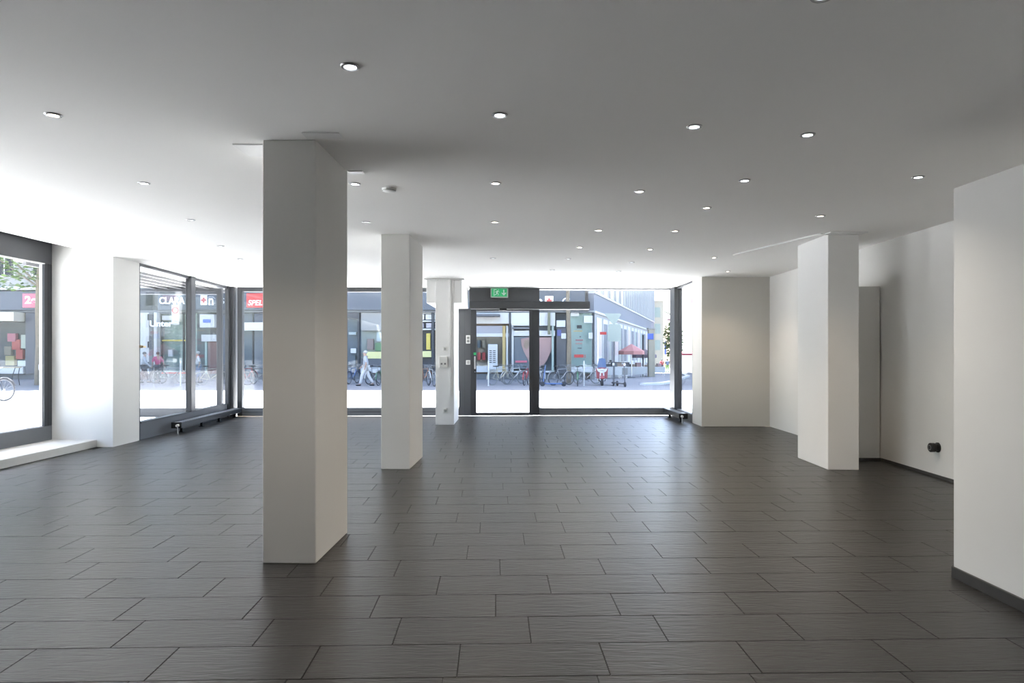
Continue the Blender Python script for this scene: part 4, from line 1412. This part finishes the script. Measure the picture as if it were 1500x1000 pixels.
# market stalls and parasols in the side street
def stall(px, Y, wd, lab, top, front_m):
    e = empty('market_table', (gx(px, Y), Y, ground_z(Y)), 0, lab, 'market table')
    MB().bbox(-wd / 2, wd / 2, -.4, .4, .70, .78, .01).build('tabletop', OFFW, e)
    MB().bbox(-wd / 2, wd / 2, -.42, -.39, .25, .70, .005).build('front_cloth', front_m, e)
    for x in (-wd / 2 + .06, wd / 2 - .06):
        for y in (-.33, .33):
            MB().bbox(x - .02, x + .02, y - .02, y + .02, 0, .70, .003).build('leg', CHROME, e)
    for k in range(int(wd / .42)):
        MB().bbox(-wd / 2 + .05 + k * .42, -wd / 2 + .40 + k * .42, -.3, .25, .78, .78 + .18 + .12 * (k % 2), .01).build('crate', top[k % len(top)], e)
    return e


stall(897, 43.5, 1.1, 'market table with dark crates behind the traffic sign post', [DINT, SLATE], OFFW)
stall(905, 46, 1.2, 'market table with grey crates further down the side street', [SLATE, BROWN], STONE)
stall(924, 50, 1.9, 'long market table with white front cloth in the side street', [SKINP, DINT, BROWN], OFFW)
stall(957, 62, 2.0, 'distant market table beside the dark parasols', [BROWN, SKINP], OFFW)


def parasol(px, Y, h, r_, m, lab):
    e = empty('parasol', (gx(px, Y), Y, ground_z(Y)), 0, lab, 'parasol', 'market parasols')
    MB().tube((0, 0, 0), (0, 0, h), .03, n=8).build('pole', CHROME, e)
    mb = MB()
    n = 8
    vs_ = [(0, 0, h + .05)] + [(r_ * math.cos(2 * math.pi * k / n), r_ * math.sin(2 * math.pi * k / n), h - .45) for k in range(n)] + [(r_ * 1.0 * math.cos(2 * math.pi * k / n), r_ * math.sin(2 * math.pi * k / n), h - .68) for k in range(n)]
    fs2 = [(0, 1 + k, 1 + (k + 1) % n) for k in range(n)] + [(1 + k, 1 + n + k, 1 + n + (k + 1) % n, 1 + (k + 1) % n) for k in range(n)]
    mb.add(vs_, fs2).build('canopy', m, e)
    MB().lathe([(.0005, 0), (.28, 0), (.28, .06), (.05, .09), (.0005, .09)], (0, 0, 0), 14).build('base', PLINTH, e)
    return e


parasol(943, 53, 2.15, 1.0, mat('parasol_plum', (0.13, 0.10, 0.12), 0.8), 'plum parasol over the market in the side street')
parasol(925, 47, 2.3, .9, mat('parasol_rose', (0.40, 0.18, 0.165), 0.8), 'rose parasol over the market in the side street')
parasol(1010, 80, 2.8, 1.5, mat('parasol_red', (0.62, 0.12, 0.14), 0.8), 'red parasol seen through the narrow corner glazing')

# ---------------------------------------------------------------- people
SKIN = mat('skin', (0.30, 0.19, 0.14), 0.6)


def skin_obj(name, verts, edges, radii, m, parent, root=0, sub=1):
    me = bpy.data.meshes.new(name)
    me.from_pydata(verts, edges, [])
    o = bpy.data.objects.new(name, me)
    C.objects.link(o)
    o.parent = parent
    md = o.modifiers.new('skin', 'SKIN')
    md.use_smooth_shade = True
    lay = me.skin_vertices[0].data if me.skin_vertices else None
    if lay is None:
        bpy.context.view_layer.objects.active = o
        lay = me.skin_vertices.new().data
    for k, r_ in enumerate(radii):
        lay[k].radius = (r_, r_)
        lay[k].use_root = (k == root)
    sd = o.modifiers.new('sub', 'SUBSURF')
    sd.levels = sd.render_levels = sub
    me.materials.append(m)
    return o


def person(px, Y, face, stride, shirt, trousers, hair, label, H=1.70, arm=.25, long_sleeve=False, bag=None):
    k = H / 1.72
    e = empty('person', (gx(px, Y), Y, ground_z(Y)), R(face), label, 'person', 'people on the street')
    s_ = stride
    J = dict(pel=(0, 0, .95), chest=(.02, 0, 1.28), neck=(.03, 0, 1.46), head=(.05, 0, 1.60), top=(.04, 0, 1.68),
             hl=(0, .10, .90), hr=(0, -.10, .90), kl=(s_ * .55, .11, .50), kr=(-s_ * .30, -.11, .50), al=(s_ * .85, .11, .09), ar=(-s_ * 1.15, -.11, .13),
             tl=(s_ * .85 + .17, .12, .035), tr=(-s_ * 1.15 + .15, -.12, .04),
             sl=(.02, .19, 1.40), sr=(.02, -.19, 1.40), el=(-arm * .4, .25, 1.13), er=(arm * .5, -.25, 1.13), wl=(-arm * .5 + .08, .26, .88), wr=(arm + .12, -.25, .90),
             fl=(-arm * .5 + .12, .26, .79), fr=(arm + .20, -.25, .82))
    N = list(J)
    ix = {n: i for i, n in enumerate(N)}
    E = [('pel', 'chest'), ('chest', 'neck'), ('neck', 'head'), ('head', 'top'), ('pel', 'hl'), ('pel', 'hr'), ('hl', 'kl'), ('hr', 'kr'), ('kl', 'al'), ('kr', 'ar'), ('al', 'tl'), ('ar', 'tr'),
         ('chest', 'sl'), ('chest', 'sr'), ('sl', 'el'), ('sr', 'er'), ('el', 'wl'), ('er', 'wr'), ('wl', 'fl'), ('wr', 'fr')]
    rad = dict(pel=.13, chest=.14, neck=.05, head=.095, top=.06, hl=.085, hr=.085, kl=.055, kr=.055, al=.04, ar=.04, tl=.035, tr=.035, sl=.055, sr=.055, el=.04, er=.04, wl=.027, wr=.027, fl=.03, fr=.03)
    V = [tuple(c * k for c in J[n]) for n in N]
    skin_obj('body', V, [(ix[a], ix[b_]) for a, b_ in E], [rad[n] * k for n in N], SKIN, e)

    def sub_chain(name, names, edges, radii, m):
        skin_obj(name, [tuple(c * k for c in J[n]) if isinstance(n, str) else n for n in names], edges, [r_ * k for r_ in radii], m, e)
    sub_chain('shirt', ['pel', 'chest', 'sl', 'sr', 'el', 'er'] + (['wl', 'wr'] if long_sleeve else []), [(0, 1), (1, 2), (1, 3), (2, 4), (3, 5)] + ([(4, 6), (5, 7)] if long_sleeve else []),
              [.155, .165, .085, .085, .062, .062] + ([.045, .045] if long_sleeve else []), shirt)
    sub_chain('trousers', ['pel', 'hl', 'hr', 'kl', 'kr', 'al', 'ar'], [(0, 1), (0, 2), (1, 3), (2, 4), (3, 5), (4, 6)], [.15, .115, .115, .085, .085, .07, .07], trousers)
    MB().ball((.02 * k, 0, 1.645 * k), .105 * k, .095 * k, .085 * k).build('hair', hair, e, True)
    for a, n in (('tl', 'al'), ('tr', 'ar')):
        p, q = Vector(J[n]) * k, Vector(J[a]) * k
        MB().ball(((p.x + q.x) / 2, q.y, .045), .14, .05, .045).build('shoe', BLACK, e, True)
    f = Vector(J['head']) * k
    MB().ball((f.x + .10 * k, 0, f.z - .005), .022, .016, .022, 8, 6).build('nose', SKIN, e, True)
    if bag is not None:
        MB().bbox(-.30, -.14, -.15, .15, 1.0 * k, 1.42 * k, .03).build('backpack', bag, e)
    return e


HAIRD = mat('hair_dark', (0.028, 0.019, 0.017), 0.6)
HAIRL = mat('hair_fair', (0.220, 0.165, 0.099), 0.6)
HAIRG = mat('hair_grey', (0.303, 0.297, 0.286), 0.6)
WTR = mat('cloth_white', (0.440, 0.440, 0.440), 0.8)
CGREY = mat('cloth_light_grey', (0.286, 0.303, 0.330), 0.8)
CPINK = mat('cloth_pink', (0.396, 0.055, 0.143), 0.8)
CDARK = mat('cloth_dark', (0.039, 0.044, 0.061), 0.8)
CRED = mat('cloth_red', (0.303, 0.033, 0.044), 0.8)
CBLUE = mat('cloth_blue', (0.110, 0.154, 0.248), 0.8)
person(536, 33.2, 178, .30, CGREY, WTR, HAIRG, 'person in white trousers walking past the pale shopfront', 1.72, .2)
person(231, 37.2, 100, .10, CPINK, CDARK, HAIRD, 'person in bright pink top seen through the corner window', 1.66)
person(211, 36.6, 20, .18, CGREY, CDARK, HAIRD, 'person in pale shirt at the near edge of the corner window', 1.66, long_sleeve=True)
person(290.5, 36.4, 200, .14, WTR, CBLUE, HAIRG, 'person in white top standing with the blue bicycle', 1.70)
person(969.5, 84, 95, .14, CRED, CDARK, HAIRD, 'person in red top walking down the side street', 1.72)
person(977.5, 84, 85, .14, CDARK, mat('cloth_green', (0.25, 0.40, 0.14), 0.8), HAIRD, 'person in dark top and green trousers walking down the side street', 1.76, bag=CBLUE)
